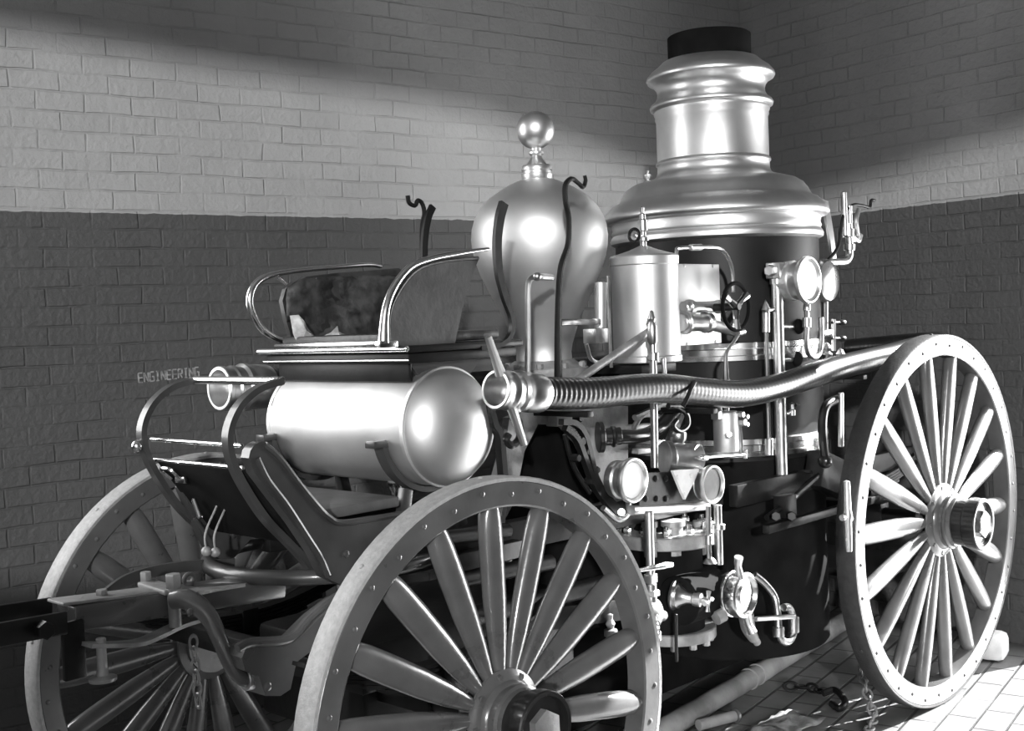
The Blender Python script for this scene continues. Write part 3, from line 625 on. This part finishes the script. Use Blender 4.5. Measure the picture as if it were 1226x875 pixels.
bm = B(); cyl(bm, (c0.x, c0.y, cz0-.10), (c0.x, c0.y, cz0), .035); box(bm, (c0.x, c0.y+.05, cz0-.02), (.2, .2, .03)); part('heater_bracket', bm, 'iron')
bm = B(); a = P(719, 338, .5); b_ = P(719, 393, .5); cyl(bm, b_, a, .021); part('oil_pot', bm, 'satin')
bm = B(); beam(bm, P(670, 386, .42), P(718, 385, .48), .014, .022); part('pot_clip', bm, 'black')
bm = B(); c = P(715, 402, .5); box(bm, c, (.08, .06, .05)); tube(bm, [P(702, 412, .48), P(708, 430, .48), P(722, 434, .48), P(732, 425, .48)], .007, 8); tube(bm, [P(728, 330, .47), P(730, 400, .47), P(732, 440, .47)], .006, 8); part('oil_bracket', bm, 'brass')
# flat bright panel on the boiler front and throttle pipes
bm = B(); a = P(812, 316, .42); b_ = P(858, 411, .42); box(bm, ((a.x+b_.x)/2, .42, (a.z+b_.z)/2), (abs(b_.x-a.x)+.04, .02, abs(a.z-b_.z))); 
for fx in (-1, 1):
    for fz in (-1, 1): rivet(bm, ((a.x+b_.x)/2+fx*.09, .41, (a.z+b_.z)/2+fz*.14), (0, -1, 0), .006)
part('name_plate', bm, 'satin', 'plain bright metal plate')
for (x0, y0, x1, y1, r) in ((818, 368, 868, 367, .021), (815, 386, 850, 386, .032)):
    bm = B(); a, b_ = P(x0, y0, .36), P(x1, y1, .34)
    cyl(bm, a, b_, r); cyl(bm, a+(b_-a)*.1, a+(b_-a)*.2, r*1.3); cyl(bm, a+(b_-a)*.8, a+(b_-a)*.95, r*1.2); part('throttle_pipe', bm, 'brass')
bm = B(); tube(bm, [P(845, 386, .34), P(868, 393, .32), P(882, 398, .30), P(890, 397, .30)], [.024, .02, .015, .012], 12); part('throttle_elbow', bm, 'brass')
c = P(881, 367, .24)
bm = B(); torus(bm, c, (0, 1, 0), .083, .0075, 48, 10); HW = part('hand_wheel', bm, 'matteblack', 'black rimmed hand wheel')
bm = B()
for k in range(3):
    a = math.radians(90+120*k+180); d = V((math.cos(a), 0, math.sin(a))); tube(bm, [c+d*.012, c+d*.045, c+d*.08], [.014, .010, .016], 8)
obj('wheel_spider', bm, 'bright', HW)
bm = B(); cyl(bm, c+V((0, -.015, 0)), c+V((0, .14, 0)), .014); obj('wheel_stem', bm, 'iron', HW)
bm = B(); tube(bm, [P(810, 312, .36), P(810, 300, .36), P(814, 297, .36), P(845, 296, .34), P(862, 298, .34), P(872, 309, .33), P(877, 325, .33), P(878, 350, .33)], .0065, 8, k=8); cyl(bm, P(826, 296, .35), P(840, 296, .345), .011); part('steam_pipe', bm, 'brass')
bm = B(); tube(bm, [P(885, 398, .28), P(878, 410, .28), P(870, 422, .28), P(869, 440, .28), P(870, 462, .28)], [.007, .006, .006, .009, .012], 8); part('drain_pipe', bm, 'brass')

# ---- water tube stand and gauge glass in front of the boiler
Yr = .30
bm = B(); cyl(bm, P(937, 600, Yr), P(930, 332, Yr), .022); lathe(bm, [(0, 0), (.026, 0), (.026, .02), (.02, .024)], P(930, 340, Yr)); part('feed_pipe', bm, 'brass')
bm = B(); box(bm, P(930, 324, Yr), (.062, .062, .062), bev=.005); hexn(bm, P(930, 324, Yr)+V((-.02, 0, 0)), P(930, 324, Yr)+V((-.06, 0, 0)), .022); part('pipe_elbow', bm, 'brass')
bm = B(); tube(bm, [P(917, 392, .31), P(919, 460, .31), P(921, 540, .31)], .008, 8); cyl(bm, P(917, 398, .31), P(917, 374, .31), .015); lathe(bm, [(0, 0), (.013, 0), (.017, .01), (.010, .03), (.007, .035), (0, .05)], P(917, 374, .31)); cyl(bm, P(915, 372, .31), P(930, 370, .305), .008); cyl(bm, P(921, 545, .31), P(921, 525, .31), .016); part('try_cock_column', bm, 'brass')
for (x, y) in ((950, 391), (948, 430)):
    c = P(x, y, .31); bm = B(); cyl(bm, P(936, y, .32), c, .010); part('try_cock', bm, 'brass'); bm = B(); ball(bm, c+V((.02, -.01, 0)), .030, .8, .8, 1.0); part('cock_knob', bm, 'matteblack')
c = P(948, 491, .31); bm = B(); lathe(bm, [(0, -.02), (.014, -.02), (.014, .0), (.008, .005), (.008, .02), (.012, .024), (0, .032)], c); cyl(bm, c+V((-.04, 0, -.012)), c, .007); part('try_cock', bm, 'brass'); bm = B(); tube(bm, [c+V((.02, 0, .018)), c+V((.06, 0, .018))], .010, 8); part('cock_knob', bm, 'black')

def gauge(c, R, depth, dial='face', m='nickel', nm='pressure_gauge', tilt=(0, -1, 0), mark=True):
    n = V(tilt).normalized(); bm = B()
    lathe(bm, [(0, -depth), (R*.80, -depth), (R*.84, -depth+.004), (R*.86, -depth*.6), (R*.80, -depth*.5), (R*.84, -depth*.3), (R*.97, -.010), (R, -.006), (R, .006), (R*.97, .010), (R*.90, .011), (R*.84, .004), (R*.80, -.004), (0, -.004)], c, n, 48)
    g = part(nm, bm, m)
    bm = B(); lathe(bm, [(0, -.003), (R*.79, -.003), (R*.79, .001), (0, .001)], c, n, 40); obj('dial', bm, dial, g)
    return g
gauge(P(757, 575, .22), .072, .07); gauge(P(852, 580, .22), .067, .07, dial='darkglass'); gauge(P(967, 335, .20), .090, .095)
bm = B(); tube(bm, [P(965, 362, .24), P(966, 385, .24), P(965, 412, .24), P(970, 426, .24), P(979, 426, .24), P(983, 410, .24), P(983, 380, .24)], .010, 10); cyl(bm, P(966, 392, .24), P(966, 380, .24), .017); cyl(bm, P(966, 372, .24), P(966, 364, .24), .014); part('siphon_pipe', bm, 'brass')
bm = B(); tube(bm, [P(988, 330, .33), P(988, 365, .33), P(988, 400, .33)], .012, 10); cyl(bm, P(984, 400, .30), P(994, 398, .30), .014); part('water_gauge_pipe', bm, 'brass'); bm = B(); tube(bm, [P(998, 382, .3), P(998, 420, .3)], .009, 8); part('gauge_glass', bm, 'brass')
for x, y in ((990, 418), (1006, 425)):
    bm = B(); lathe(bm, [(0, -.04), (.018, -.04), (.022, -.02), (.012, -.01), (.018, .005), (.010, .02), (0, .03)], P(x, y, .3)); part('gauge_cock', bm, 'brass')
for x, y in ((1008, 386), (1008, 405)): bm = B(); ball(bm, P(x, y, .30), .018, 1.5, 1, .7); cyl(bm, P(996, y, .30), P(x, y, .30), .006); part('cock_handle', bm, 'black')
bm = B(); c = P(980, 337, .36); lathe(bm, [(0, 0), (.085, 0), (.09, .01), (.09, .03), (.08, .05), (.05, .06), (0, .06)], c, (0, -1, 0), 40); part('gauge_back', bm, 'paint')
bm = B(); strip(bm, [P(987, 240, .48), P(994, 280, .44), P(999, 318, .42)], [.045, .04, .03], .012, (1, 0, 0)); part('stack_stay', bm, 'nickel')
# right-hand whistle and hook cluster
Yw = .34
bm = B(); tube(bm, [P(985, 315, Yw), P(1000, 314, Yw), P(1012, 313, Yw), P(1017, 306, Yw), P(1017, 290, Yw), P(1016, 268, Yw)], .016, 12); cyl(bm, P(1017, 300, Yw), P(1017, 292, Yw), .024); cyl(bm, P(1016, 284, Yw), P(1016, 274, Yw), .024); part('whistle_pipe', bm, 'brass')
bm = B(); cyl(bm, P(1012, 282, Yw), P(1010, 230, Yw), .013); cyl(bm, P(1018, 276, Yw), P(1017, 246, Yw), .011); tube(bm, [P(1020, 288, Yw), P(1027, 284, Yw), P(1025, 265, Yw), P(1028, 250, Yw)], .010, 8); tube(bm, [P(1018, 282, Yw), P(1027, 288, Yw), P(1030, 281, Yw)], .012, 8); part('steam_whistle', bm, 'brass')
bm = B(); tube(bm, [P(985, 318, Yw), P(1002, 298, Yw), P(1007, 275, Yw), P(1010, 258, Yw), P(1020, 246, Yw), P(1032, 246, Yw), P(1041, 248, Yw), P(1043, 240, Yw), P(1047, 240, Yw)], .007, 8); part('hose_hook', bm, 'iron')

# near hook iron and thin bent pipes
bm = B(); tube(bm, [P(668, 452, .34), P(668, 400, .34), P(669, 350, .34), P(672, 318, .34), P(680, 292, .34), P(681, 262, .34), P(677, 240, .34), P(677, 222, .34), P(684, 214, .34), P(692, 219, .34), P(698, 224, .34), P(701, 217, .34), P(700, 210, .34)], [.012, .011, .010, .010, .009, .009, .009, .009, .008, .007, .007, .007, .006], 10, k=5); part('hose_hook', bm, 'iron')
bm = B(); tube(bm, [P(632, 450, .40), P(632, 400, .40), P(632, 350, .40), P(634, 336, .40), P(641, 331, .40), P(648, 331, .40)], .009, 10, k=5); ball(bm, P(643, 331, .39), .014); tube(bm, [P(643, 331, .40), P(660, 332, .44)], .011, 8); part('priming_pipe', bm, 'brass')
bm = B(); tube(bm, [P(690, 456, .30), P(778, 396, .34)], .013, 12, smooth=False); part('brake_lever', bm, 'castgray')
bm = B(); cyl(bm, P(782, 445, .3), P(781, 395, .3), .012); lathe(bm, [(0, -.02), (.012, -.02), (.017, -.01), (.017, .04), (.010, .055), (.014, .065), (.006, .09), (0, .095)], P(781, 405, .3)); cyl(bm, P(782, 432, .3), P(782, 422, .3), .019); part('cylinder_cock', bm, 'brass')
bm = B(); cyl(bm, P(784, 560, .3), P(782, 440, .3), .013); part('cock_pipe', bm, 'brass')
bm = B(); cyl(bm, P(796, 455, .31), P(794, 428, .31), .008); part('drip_pipe', bm, 'brass')
# clutter between hose and plate
bm = B(); tube(bm, [P(760, 500, .45), P(778, 492, .45), P(796, 484, .45)], .012, 8); beam(bm, P(752, 512, .47), P(800, 508, .47), .03, .02); beam(bm, P(760, 540, .47), P(790, 538, .47), .03, .02)
tube(bm, [P(757, 515, .46), P(770, 497, .46), P(790, 500, .46), P(798, 512, .46)], .010, 8); part('valve_gear', bm, 'nickel')
bm = B(); beam(bm, P(815, 495, .44), P(795, 545, .44), .03, .022, upv=(0, 1, 0)); beam(bm, P(800, 492, .44), P(820, 494, .44), .03, .022); part('connecting_rod', bm, 'castgray')
bm = B(); lathe(bm, [(0, -.04), (.012, -.04), (.014, -.02), (.028, 0), (.030, .02), (.026, .028), (0, .028)], P(812, 526, .32)); part('oiler_cup', bm, 'brass')
bm = B(); cyl(bm, P(800, 548, .30), P(833, 549, .27), .052); cyl(bm, P(795, 548, .31), P(802, 548, .30), .058); part('crosshead_cylinder', bm, 'brass')
bm = B(); lathe(bm, [(0, 0), (.040, 0), (.05, .008), (.05, .014), (.02, .018), (.016, .03), (0, .03)], P(833, 549, .26), P(850, 549, .2)-P(830, 549, .26)); part('gland', bm, 'bright')
bm = B(); cyl(bm, P(838, 548, .22), P(893, 544, .22), .006); cyl(bm, P(840, 548, .22), P(846, 548, .22), .011); cyl(bm, P(892, 549, .22), P(892, 538, .22), .008); part('valve_rod', bm, 'bright')
# lubricator
bm = B(); a = P(870, 540, .31); b_ = P(870, 492, .31); lathe(bm, [(0, 0), (.042, 0), (.045, .006), (.045, (b_-a).length-.008), (.040, (b_-a).length), (0, (b_-a).length)], a, (0, 0, 1), 32); LU = part('lubricator', bm, 'satin')
bm = B(); c = P(884, 505, .28)
for dx, dz, r in ((0, 0, .014), (.02, .018, .010), (-.01, .028, .012), (.018, -.01, .010)): hexn(bm, c+V((dx, 0, dz)), c+V((dx, -.03, dz)), r)
tube(bm, [c, c+V((.01, 0, -.05)), c+V((.012, 0, -.12))], .008, 8); obj('lubricator_valve', bm, 'brass', LU); bm = B(); hexn(bm, P(873, 520, .27), P(873, 520, .25), .012); obj('lubricator_plug', bm, 'brass', LU); bm = B(); box(bm, P(858, 497, .30), (.03, .03, .03)); obj('lubricator_block', bm, 'brass', LU)
bm = B(); cyl(bm, P(870, 500, .31), P(870, 470, .31), .01); cyl(bm, P(862, 500, .31), P(862, 485, .31), .008); obj('lubricator_stem', bm, 'brass', LU)

# ---- pump body
bm = B(); Yq = .27
poly = [P(*q, Yq) for q in ((772, 566), (828, 564), (838, 590), (846, 597), (762, 608), (762, 590))]; plate(bm, poly, .025, (0, 1, 0))
for x, y in ((785, 573), (797, 573), (786, 597), (797, 597), (773, 597), (806, 571)): rivet(bm, P(x, y, Yq-.013), (0, -1, 0), .011)
part('riveted_plate', bm, 'iron')
bm = B(); poly = [P(*q, Yq-.035) for q in ((804, 563), (836, 561), (829, 578), (819, 598), (815, 590))]; plate(bm, poly, .010, (0, 1, 0))
for x, y in ((811, 571), (827, 569), (819, 591)): rivet(bm, P(x, y, Yq-.040), (0, -1, 0), .008)
part('gusset', bm, 'stone', 'pale triangular gusset')
bm = B(); tube(bm, [P(756, 611, .26), P(800, 609, .26), P(846, 605, .26)], .016, 12); part('cross_bar', bm, 'nickel')
PX, PY = P(797, 662, .44).x, .44; pz = P(797, 665, .34).z
zt = P(797, 668, PY-.17).z; zbm = P(815, 765, PY-.12).z
bm = B()
lathe(bm, [(0, zbm), (.13, zbm), (.13, zt), (0, zt)], (PX, PY, 0), (0, 0, 1), 48); lathe(bm, [(0, zt+.03), (.09, zt+.03), (.07, zt+.06), (.055, zt+.12), (.055, 1.05), (0, 1.05)], (PX, PY+.04, 0), (0, 0, 1), 48)
part('pump_cylinder', bm, 'matteblack')
bm = B(); lathe(bm, [(0, zt), (.180, zt), (.184, zt+.004), (.184, zt+.042), (.180, zt+.046), (0, zt+.046)], (PX, PY, 0), (0, 0, 1), 64); PF = part('pump_flange', bm, 'castgray')
for k in range(12):
    bm = B(); a = 2*PI*(k+.3)/12; x, y = PX+.158*math.cos(a), PY+.158*math.sin(a); hexn(bm, (x, y, zt+.044), (x, y, zt+.07), .016); cyl(bm, (x, y, zt+.065), (x, y, zt+.085), .009); obj('flange_nut', bm, 'bright', PF)
bm = B(); lathe(bm, [(0, zbm-.03), (.155, zbm-.03), (.158, zbm-.026), (.158, zbm+.006), (.154, zbm+.01), (0, zbm+.01)], (PX+.02, PY, 0), (0, 0, 1), 64)
for k in range(12):
    a = 2*PI*(k+.3)/12; x, y = PX+.02+.135*math.cos(a), PY+.135*math.sin(a); hexn(bm, (x, y, zbm-.05), (x, y, zbm-.028), .013)
part('pump_flange', bm, 'castgray')
bm = B()
for x, y, r in ((806, 640, .034), (778, 642, .022), (838, 640, .020)):
    bm = B(); c = P(x, y, .36); lathe(bm, [(0, -.07), (r, -.07), (r, -.04), (r*1.2, -.038), (r*1.2, -.02), (r, -.018), (r, .03), (r*1.25, .032), (r*1.25, .05), (0, .052)], c); part('pump_plug', bm, 'castgray')
bm = B(); cyl(bm, P(779, 690, .22), P(777, 612, .22), .014); box(bm, P(779, 692, .22), (.035, .03, .03)); part('pet_cock_pipe', bm, 'nickel')
bm = B(); tube(bm, [P(752, 684, .20), P(775, 681, .20), P(794, 677, .20), P(804, 676, .20)], [.006, .007, .012, .009], 10); part('pump_lever', bm, 'bright')
bm = B(); tube(bm, [P(848, 606, .22), P(848, 640, .22), P(849, 668, .22)], .009, 8); cyl(bm, P(848, 652, .22), P(848, 640, .22), .014); lathe(bm, [(0, 0), (.024, 0), (.02, .01), (.01, .02)], P(850, 674, .22)); part('gauge_pipe', bm, 'brass')
bm = B(); cyl(bm, P(861, 676, .24), P(859, 604, .24), .015); cyl(bm, P(860, 634, .24), P(860, 627, .24), .024); part('gauge_pipe', bm, 'brass')
# black discharge body with its nickel cap
c = P(890, 712, .17)
bm = B(); a = P(850, 705, .34); cyl(bm, c+V((.0, .26, 0)), c+V((0, .03, 0)), .075, 32); cyl(bm, c+V((-.20, .13, .0)), c+V((0, .13, 0)), .085); part('discharge_chamber', bm, 'matteblack')
bm = B(); R = .078
lathe(bm, [(0, -.05), (R*.95, -.05), (R*1.04, -.045), (R*1.04, -.038), (R*.95, -.034), (R*.95, -.024), (R*1.04, -.018), (R*1.03, .0), (R, .01), (R*.88, .012), (R*.78, .0), (R*.5, .002), (R*.42, .008), (0, .010)], c, (0, -1, 0), 48); DC = part('discharge_cap', bm, 'bright', 'polished discharge cap with lugs')
bm = B(); u = V((-.25, 0, .97)).normalized(); tube(bm, [c+u*R*.8, c+u*(R+.03), c+u*(R+.065)+V((0, -.01, 0))], [.015, .012, .016], 12); tube(bm, [c-u*R*.8, c-u*(R+.03), c-u*(R+.065)+V((0, -.01, 0))], [.015, .012, .016], 12); obj('cap_lug', bm, 'nickel', DC)
bm = B(); tube(bm, [P(866, 735, .22), P(857, 740, .23)], .025, 12); part('drain_plug', bm, 'castgray'); bm = B(); tube(bm, [P(893, 735, .24), P(896, 752, .24), P(903, 765, .24)], [.028, .026, .018], 12); cyl(bm, P(903, 763, .24), P(907, 770, .24), .014); part('drain_elbow', bm, 'castgray')
bm = B(); tube(bm, [P(903, 688, .30), P(916, 699, .28), P(927, 714, .26), P(931, 735, .24), P(932, 752, .23), P(936, 766, .22), P(944, 768, .22), P(950, 757, .22), P(950, 742, .22), P(945, 728, .22), P(938, 727, .22)], .014, 12); cyl(bm, P(932, 762, .23), P(932, 750, .23), .022); cyl(bm, P(950, 757, .22), P(950, 738, .22), .021); part('bypass_pipe', bm, 'brass')
bm = B(); cyl(bm, P(905, 741, .2), P(951, 738, .2), .009); part('bypass_rod', bm, 'nickel')
# valve with cross handle
bm = B(); a = P(806, 712, .31); n = V((.25, -.95, -.1)).normalized(); lathe(bm, [(0, 0), (.050, 0), (.052, .008), (.040, .014), (.044, .022), (.034, .03), (.022, .05), (.018, .07), (.024, .075), (.024, .10), (.012, .105), (.012, .13), (0, .13)], a, n, 32)
e = a+n*.125; u, v_, w_ = basis(n)
for d in (u, v_): tube(bm, [e-d*.035, e-d*.02, e, e+d*.02, e+d*.035], [.009, .006, .008, .006, .009], 8)
part('side_valve', bm, 'brass')
# left small valve cluster, partly behind the wheel
bm = B(); c = P(780, 735, .23); lathe(bm, [(0, 0), (.045, 0), (.05, .01), (.04, .02), (.02, .03), (0, .035)], c, (0, -1, 0), 24); cyl(bm, c+V((0, .0, .03)), c+V((0, 0, .10)), .02); hexn(bm, c+V((0, 0, .06)), c+V((0, 0, .08)), .03); cyl(bm, c+V((0, 0, -.02)), c+V((0, 0, -.12)), .022); cyl(bm, c, c+V((.10, .03, -.03)), .018); hexn(bm, c+V((.02, .01, -.08)), c+V((.04, .02, -.08)), .026); part('relief_valve', bm, 'brass')
bm = B(); cyl(bm, P(809, 735, .24), P(810, 792, .24), .006); part('drain_rod', bm, 'iron')
# clutter seen between the spokes of the near wheel
for x, y in ((604, 668), (731, 752), (637, 712)):
    bm = B(); c = P(x, y, .36); lathe(bm, [(0, -.06), (.014, -.06), (.014, -.03), (.022, -.025), (.022, -.005), (.010, 0), (.016, .015), (.008, .03), (.010, .045), (0, .05)], c); part('oil_cup', bm, 'castgray')
bm = B(); cyl(bm, (-.02, .32, 1.06), (.35, .32, 1.03), .02); cyl(bm, (.1, .34, .92), (.55, .34, .90), .025); box(bm, (.25, .33, .97), (.3, .04, .05)); part('brake_rod', bm, 'iron')
bm = B(); box(bm, (.35, .72, .62), (.9, .5, .28), bev=.02); cyl(bm, (.2, .35, .8), (.9, .35, .78), .03); part('water_pan', bm, 'iron')
# boiler side irons beside the rear wheel
bm = B(); tube(bm, [P(1003, 478, .2), P(990, 485, .2), P(985, 500, .2), P(985, 525, .2), P(988, 548, .2)], .018, 10); ball(bm, P(988, 552, .2), .028); part('hose_cradle', bm, 'black')
bm = B(); cyl(bm, P(1007, 535, .18), P(1007, 470, .18), .011); part('stay_rod', bm, 'nickel')
bm = B(); beam(bm, (1.55, .20, .86), (2.55, .20, .86), .03, .03); beam(bm, P(975, 560, .24), P(1030, 585, .24), .08, .14); box(bm, P(940, 605, .22), (.08, .05, .08)); tube(bm, [P(918, 620, .22), P(945, 600, .22), P(985, 565, .22)], .012, 8)
hexn(bm, P(929, 618, .2), P(929, 618, .17), .018); hexn(bm, P(948, 618, .2), P(948, 618, .17), .018); part('boiler_bracket', bm, 'iron')
bm = B(); lathe(bm, [(0, 0), (.012, 0), (.014, .02), (.014, .11), (.018, .13), (.014, .15), (.012, .25), (0, .255)], P(1016, 660, -.035)); tube(bm, [P(1008, 620, -.03), P(1013, 618, -.03), P(1018, 621, .0)], .012, 8); part('brake_shoe', bm, 'nickel')
bm = B()
for y in (.2, 1.22): beam(bm, (2.95, y, .98), (3.0, y, .50), .04, .04, upv=(1, 0, 0)); 
box(bm, (2.85, YC, .48), (.5, .8, .03)); part('ash_step', bm, 'iron')
bm = B(); box(bm, (1.70, 1.04, .19), (1.5, .30, .26), bev=.02); part('shade_box', bm, 'matteblack')  # added dark box, stands in for the deep shade on the paving

# hose brackets
for pts_ in ([(610, 472), (588, 480), (590, 505), (598, 522), (600, 545), (603, 590), (598, 625)],):
    bm = B(); strip(bm, [P(x, y, .30) for x, y in pts_], .025, .02, (0, 1, 0)); part('hose_bracket', bm, 'black')
bm = B(); tube(bm, [P(614, 500, .22), P(622, 506, .22), P(622, 524, .22), P(613, 533, .22), (P(606, 527, .22)), P(609, 520, .22)], .011, 10); part('scroll_iron', bm, 'black')
for x, px_, py_ in ((.45, 700, 471), (1.24, 850, 470), (2.3, 1030, 433)):
    q = P(px_, py_, .2); bm = B(); box(bm, (q.x, .29, q.z-.062), (.03, .22, .018)); part('hose_rest', bm, 'iron')

# ------------------------------------------------------------------ suction hoses
def hose(path, r, label, rib=True, lugs=True, m='rubber', loc=None, end=None):
    H = thing('suction_hose', label, 'hose', path[0])
    p = smooth_path(path, 10); L = sum((b-a).length for a, b in zip(p, p[1:])); N_ = int(L/.0055)
    # resample
    out = [p[0]]; d = 0; step = L/N_; acc = 0; i = 0; cur = p[0]
    while i < len(p)-1:
        seg = (p[i+1]-cur).length
        if acc+seg >= step: cur = cur+(p[i+1]-cur)*((step-acc)/seg); out.append(cur); acc = 0
        else: acc += seg; i += 1; cur = p[i]
    rr = []
    for k in range(len(out)):
        s = k*step; am = max(.0012*(1-s/.55), .0002)
        rr.append(r+am*math.sin(2*PI*s/.022))
    bm = B(); T, N = frames(out); rings = []
    for k in range(len(out)):
        Bn = T[k].cross(N[k]); rings.append([bm.verts.new(out[k]+(N[k]*math.cos(2*PI*s/24)+Bn*math.sin(2*PI*s/24))*rr[k]) for s in range(24)])
    for k in range(len(out)-1):
        for s in range(24): bm.faces.new((rings[k][s], rings[k][(s+1) % 24], rings[k+1][(s+1) % 24], rings[k+1][s]))
    bm.faces.new(rings[0][::-1]); bm.faces.new(rings[-1])
    obj('hose_body', bm, m, H, ang=80)
    ax = (out[0]-out[3]).normalized(); c = out[0]
    bm = B(); lathe(bm, [(r*.9, -.08), (r*1.12, -.08), (r*1.18, -.07), (r*1.22, -.02), (r*1.15, -.012), (r*1.15, .0), (r*1.27, .005), (r*1.27, .02), (r*1.12, .028), (r*1.12, .045), (r*1.18, .05), (r*1.18, .06), (r*1.10, .066), (r*1.10, .085), (r*1.17, .09), (r*1.17, .102), (r*1.12, .105), (r*.98, .105), (r*.94, .100), (r*.90, .02), (0, .015)], c, ax, 48)
    cp = obj('coupling', bm, 'brass', H, 'dull bright metal coupling')
    if lugs:
        u = V((-.38, 0, .93)).normalized(); e = c+ax*.075+V((0, -.012, 0))
        for s, l in ((1, .115), (-1, .125)):
            bm = B(); tube(bm, [e+u*s*r*1.0, e+u*s*(r+.04)-V((0, 0, 0)), e+u*s*(r+l)], [.016, .013, .010], 10); obj('coupling_lug', bm, 'nickel', cp)
    return H
yh = .2
path = [P(x, y, yh) for x, y in ((624, 469), (640, 470), (700, 471), (760, 466), (800, 465), (850, 470), (890, 471), (930, 463), (965, 452), (1000, 441), (1040, 431), (1066, 425))]
e = path[-1]; path += [e+V((.35, .0, .03)), e+V((.62, .08, .03)), e+V((.75, .3, .02)), e+V((.75, .6, 0))]
hose(path, .0475, 'long black ribbed suction hose with lugged coupling, slung along the near side of the engine', True)
yh = 1.2; c = P(262, 466, yh)
hose([V((c.x+.105, yh, c.z)), V((c.x+.3, yh, c.z-.005)), V((c.x+.7, yh, c.z-.01)), V((1.2, yh, 1.42)), V((2.2, yh, 1.42)), V((2.9, 1.15, 1.42))], .061, 'far side suction hose with only its pale open coupling ring showing behind the hand rail', lugs=False)
bm = B(); tube(bm, [P(818, 486, .147), P(822, 478, .139), P(827, 466, .143), P(832, 457, .156)], .007, 8); tag(obj('hose_strap', bm, 'rubber'), 'short black cord tied round the near suction hose above the pump', 'strap')

# ------------------------------------------------------------------ loose things
def chain(pts, label, r=.009, wire=.0028, m='castgray', group=None, name='chain'):
    p = smooth_path(pts, 14); L = sum((b-a).length for a, b in zip(p, p[1:])); step = r*2.3; n = max(2, int(L/step)); bm = B()
    cum = [0]
    for a, b in zip(p, p[1:]): cum.append(cum[-1]+(b-a).length)
    for k in range(n):
        s = (k+.5)*L/n; j = max(i for i in range(len(cum)) if cum[i] <= s); j = min(j, len(p)-2)
        t = (s-cum[j])/max(cum[j+1]-cum[j], 1e-6); c = p[j].lerp(p[j+1], t); T = (p[j+1]-p[j]).normalized()
        u, v_, w_ = basis(T); nrm = (u if k % 2 else v_)
        start = len(bm.verts); torus(bm, c, nrm, r, wire, 14, 6); bm.verts.ensure_lookup_table()
        for v in bm.verts[start:]:
            d = v.co-c; v.co = c+d+T*(d.dot(T)*.55)
    return tag(obj(name, bm, m), label, 'chain', group)
chain([P(231, 762, .60), P(233, 785, .60), P(235, 810, .60), P(238, 846, .60)], 'short steel chain hanging straight down below the draught pole', .0115, .0036)
chain([P(787, 738, .18), P(788, 760, .18), P(787, 797, .18)], 'fine pale chain hanging from the valve just right of the near front wheel', .006, .0022, 'brass')
chain([PZ(940, 821, .02), PZ(960, 822, .02), PZ(975, 824, .02), PZ(984, 829, .02)], 'heavy dark chain lying on the paving behind the near rear wheel', .018, .006, 'iron')
chain([PZ(1030, 838, .02)+V((0, 0, .14)), PZ(1043, 846, .05), PZ(1046, 858, .02), PZ(1040, 874, .015)], 'chain end with bright links beside the foot of the near rear wheel', .017, .0055, 'castgray')
bm = B(); c = PZ(1000, 838, .025); tube(bm, [PZ(985, 830, .03), PZ(1000, 826, .04), PZ(1012, 840, .03), PZ(1005, 848, .02), PZ(996, 842, .02)], .014, 10); tag(obj('chain_hook', bm, 'iron'), 'dark iron hook lying at the end of the floor chain', 'hook')
# poles on the floor
a, b_ = PZ(790, 877, .046), PZ(1016, 741, .046); d = (b_-a)
bm = B(); rs = random.Random(5); pts = [a-d*.02+d*(1.0*i/16)+V((0, (rs.random()-.5)*.006, (rs.random()-.5)*.004)) for i in range(17)]
tube(bm, pts, .043, 14, k=2); 
for f in (.40, .44): torus(bm, a+d*f, d, .044, .004, 24, 6)
tag(obj('carriage_pole', bm, M['wood']), 'long thick worn wooden pole lying under the engine towards the rear wheel', 'pole')
a, b_ = PZ(836, 868.1, .032), PZ(882, 856, .032)
PO = thing('short_pole', 'short pale round pole with a collared end, lying in front of the thick worn pole', 'pole', a)
bm = B(); cyl(bm, a, b_-(b_-a)*.06, .022, 20); obj('shaft', bm, 'wood', PO)
bm = B(); cyl(bm, b_-(b_-a)*.065, b_, .030, 20); obj('end_ferrule', bm, 'darkwood', PO)
c = PZ(868, 872, .0); bm = B(); rs = random.Random(9)
gx, gy = 12, 8; g = [[bm.verts.new(c+V((-.05+.03*i+rs.random()*.02, -.28+.025*j+rs.random()*.02, .006+rs.random()*.02))) for i in range(gx)] for j in range(gy)]
for j in range(gy-1):
    for i in range(gx-1): bm.faces.new((g[j][i], g[j][i+1], g[j+1][i+1], g[j+1][i]))
o = obj('crumpled_sacking', bm, mat('sacking', .28, .9, 0, .4, 20, bump=.6)); s = o.modifiers.new('s', 'SOLIDIFY'); s.thickness = .006; tag(o, 'crumpled pale sacking lying flat on the floor beside the short pole', 'sack')
c = PZ(1203, 788, 0); bm = B(); box(bm, c+V((-.03, .04, .062)), (.15, .12, .12), Matrix.Rotation(.2, 3, 'Z'), bev=.03); tag(obj('wheel_chock', bm, 'stone'), 'white rounded block on the floor behind the near rear wheel', 'wheel chock')
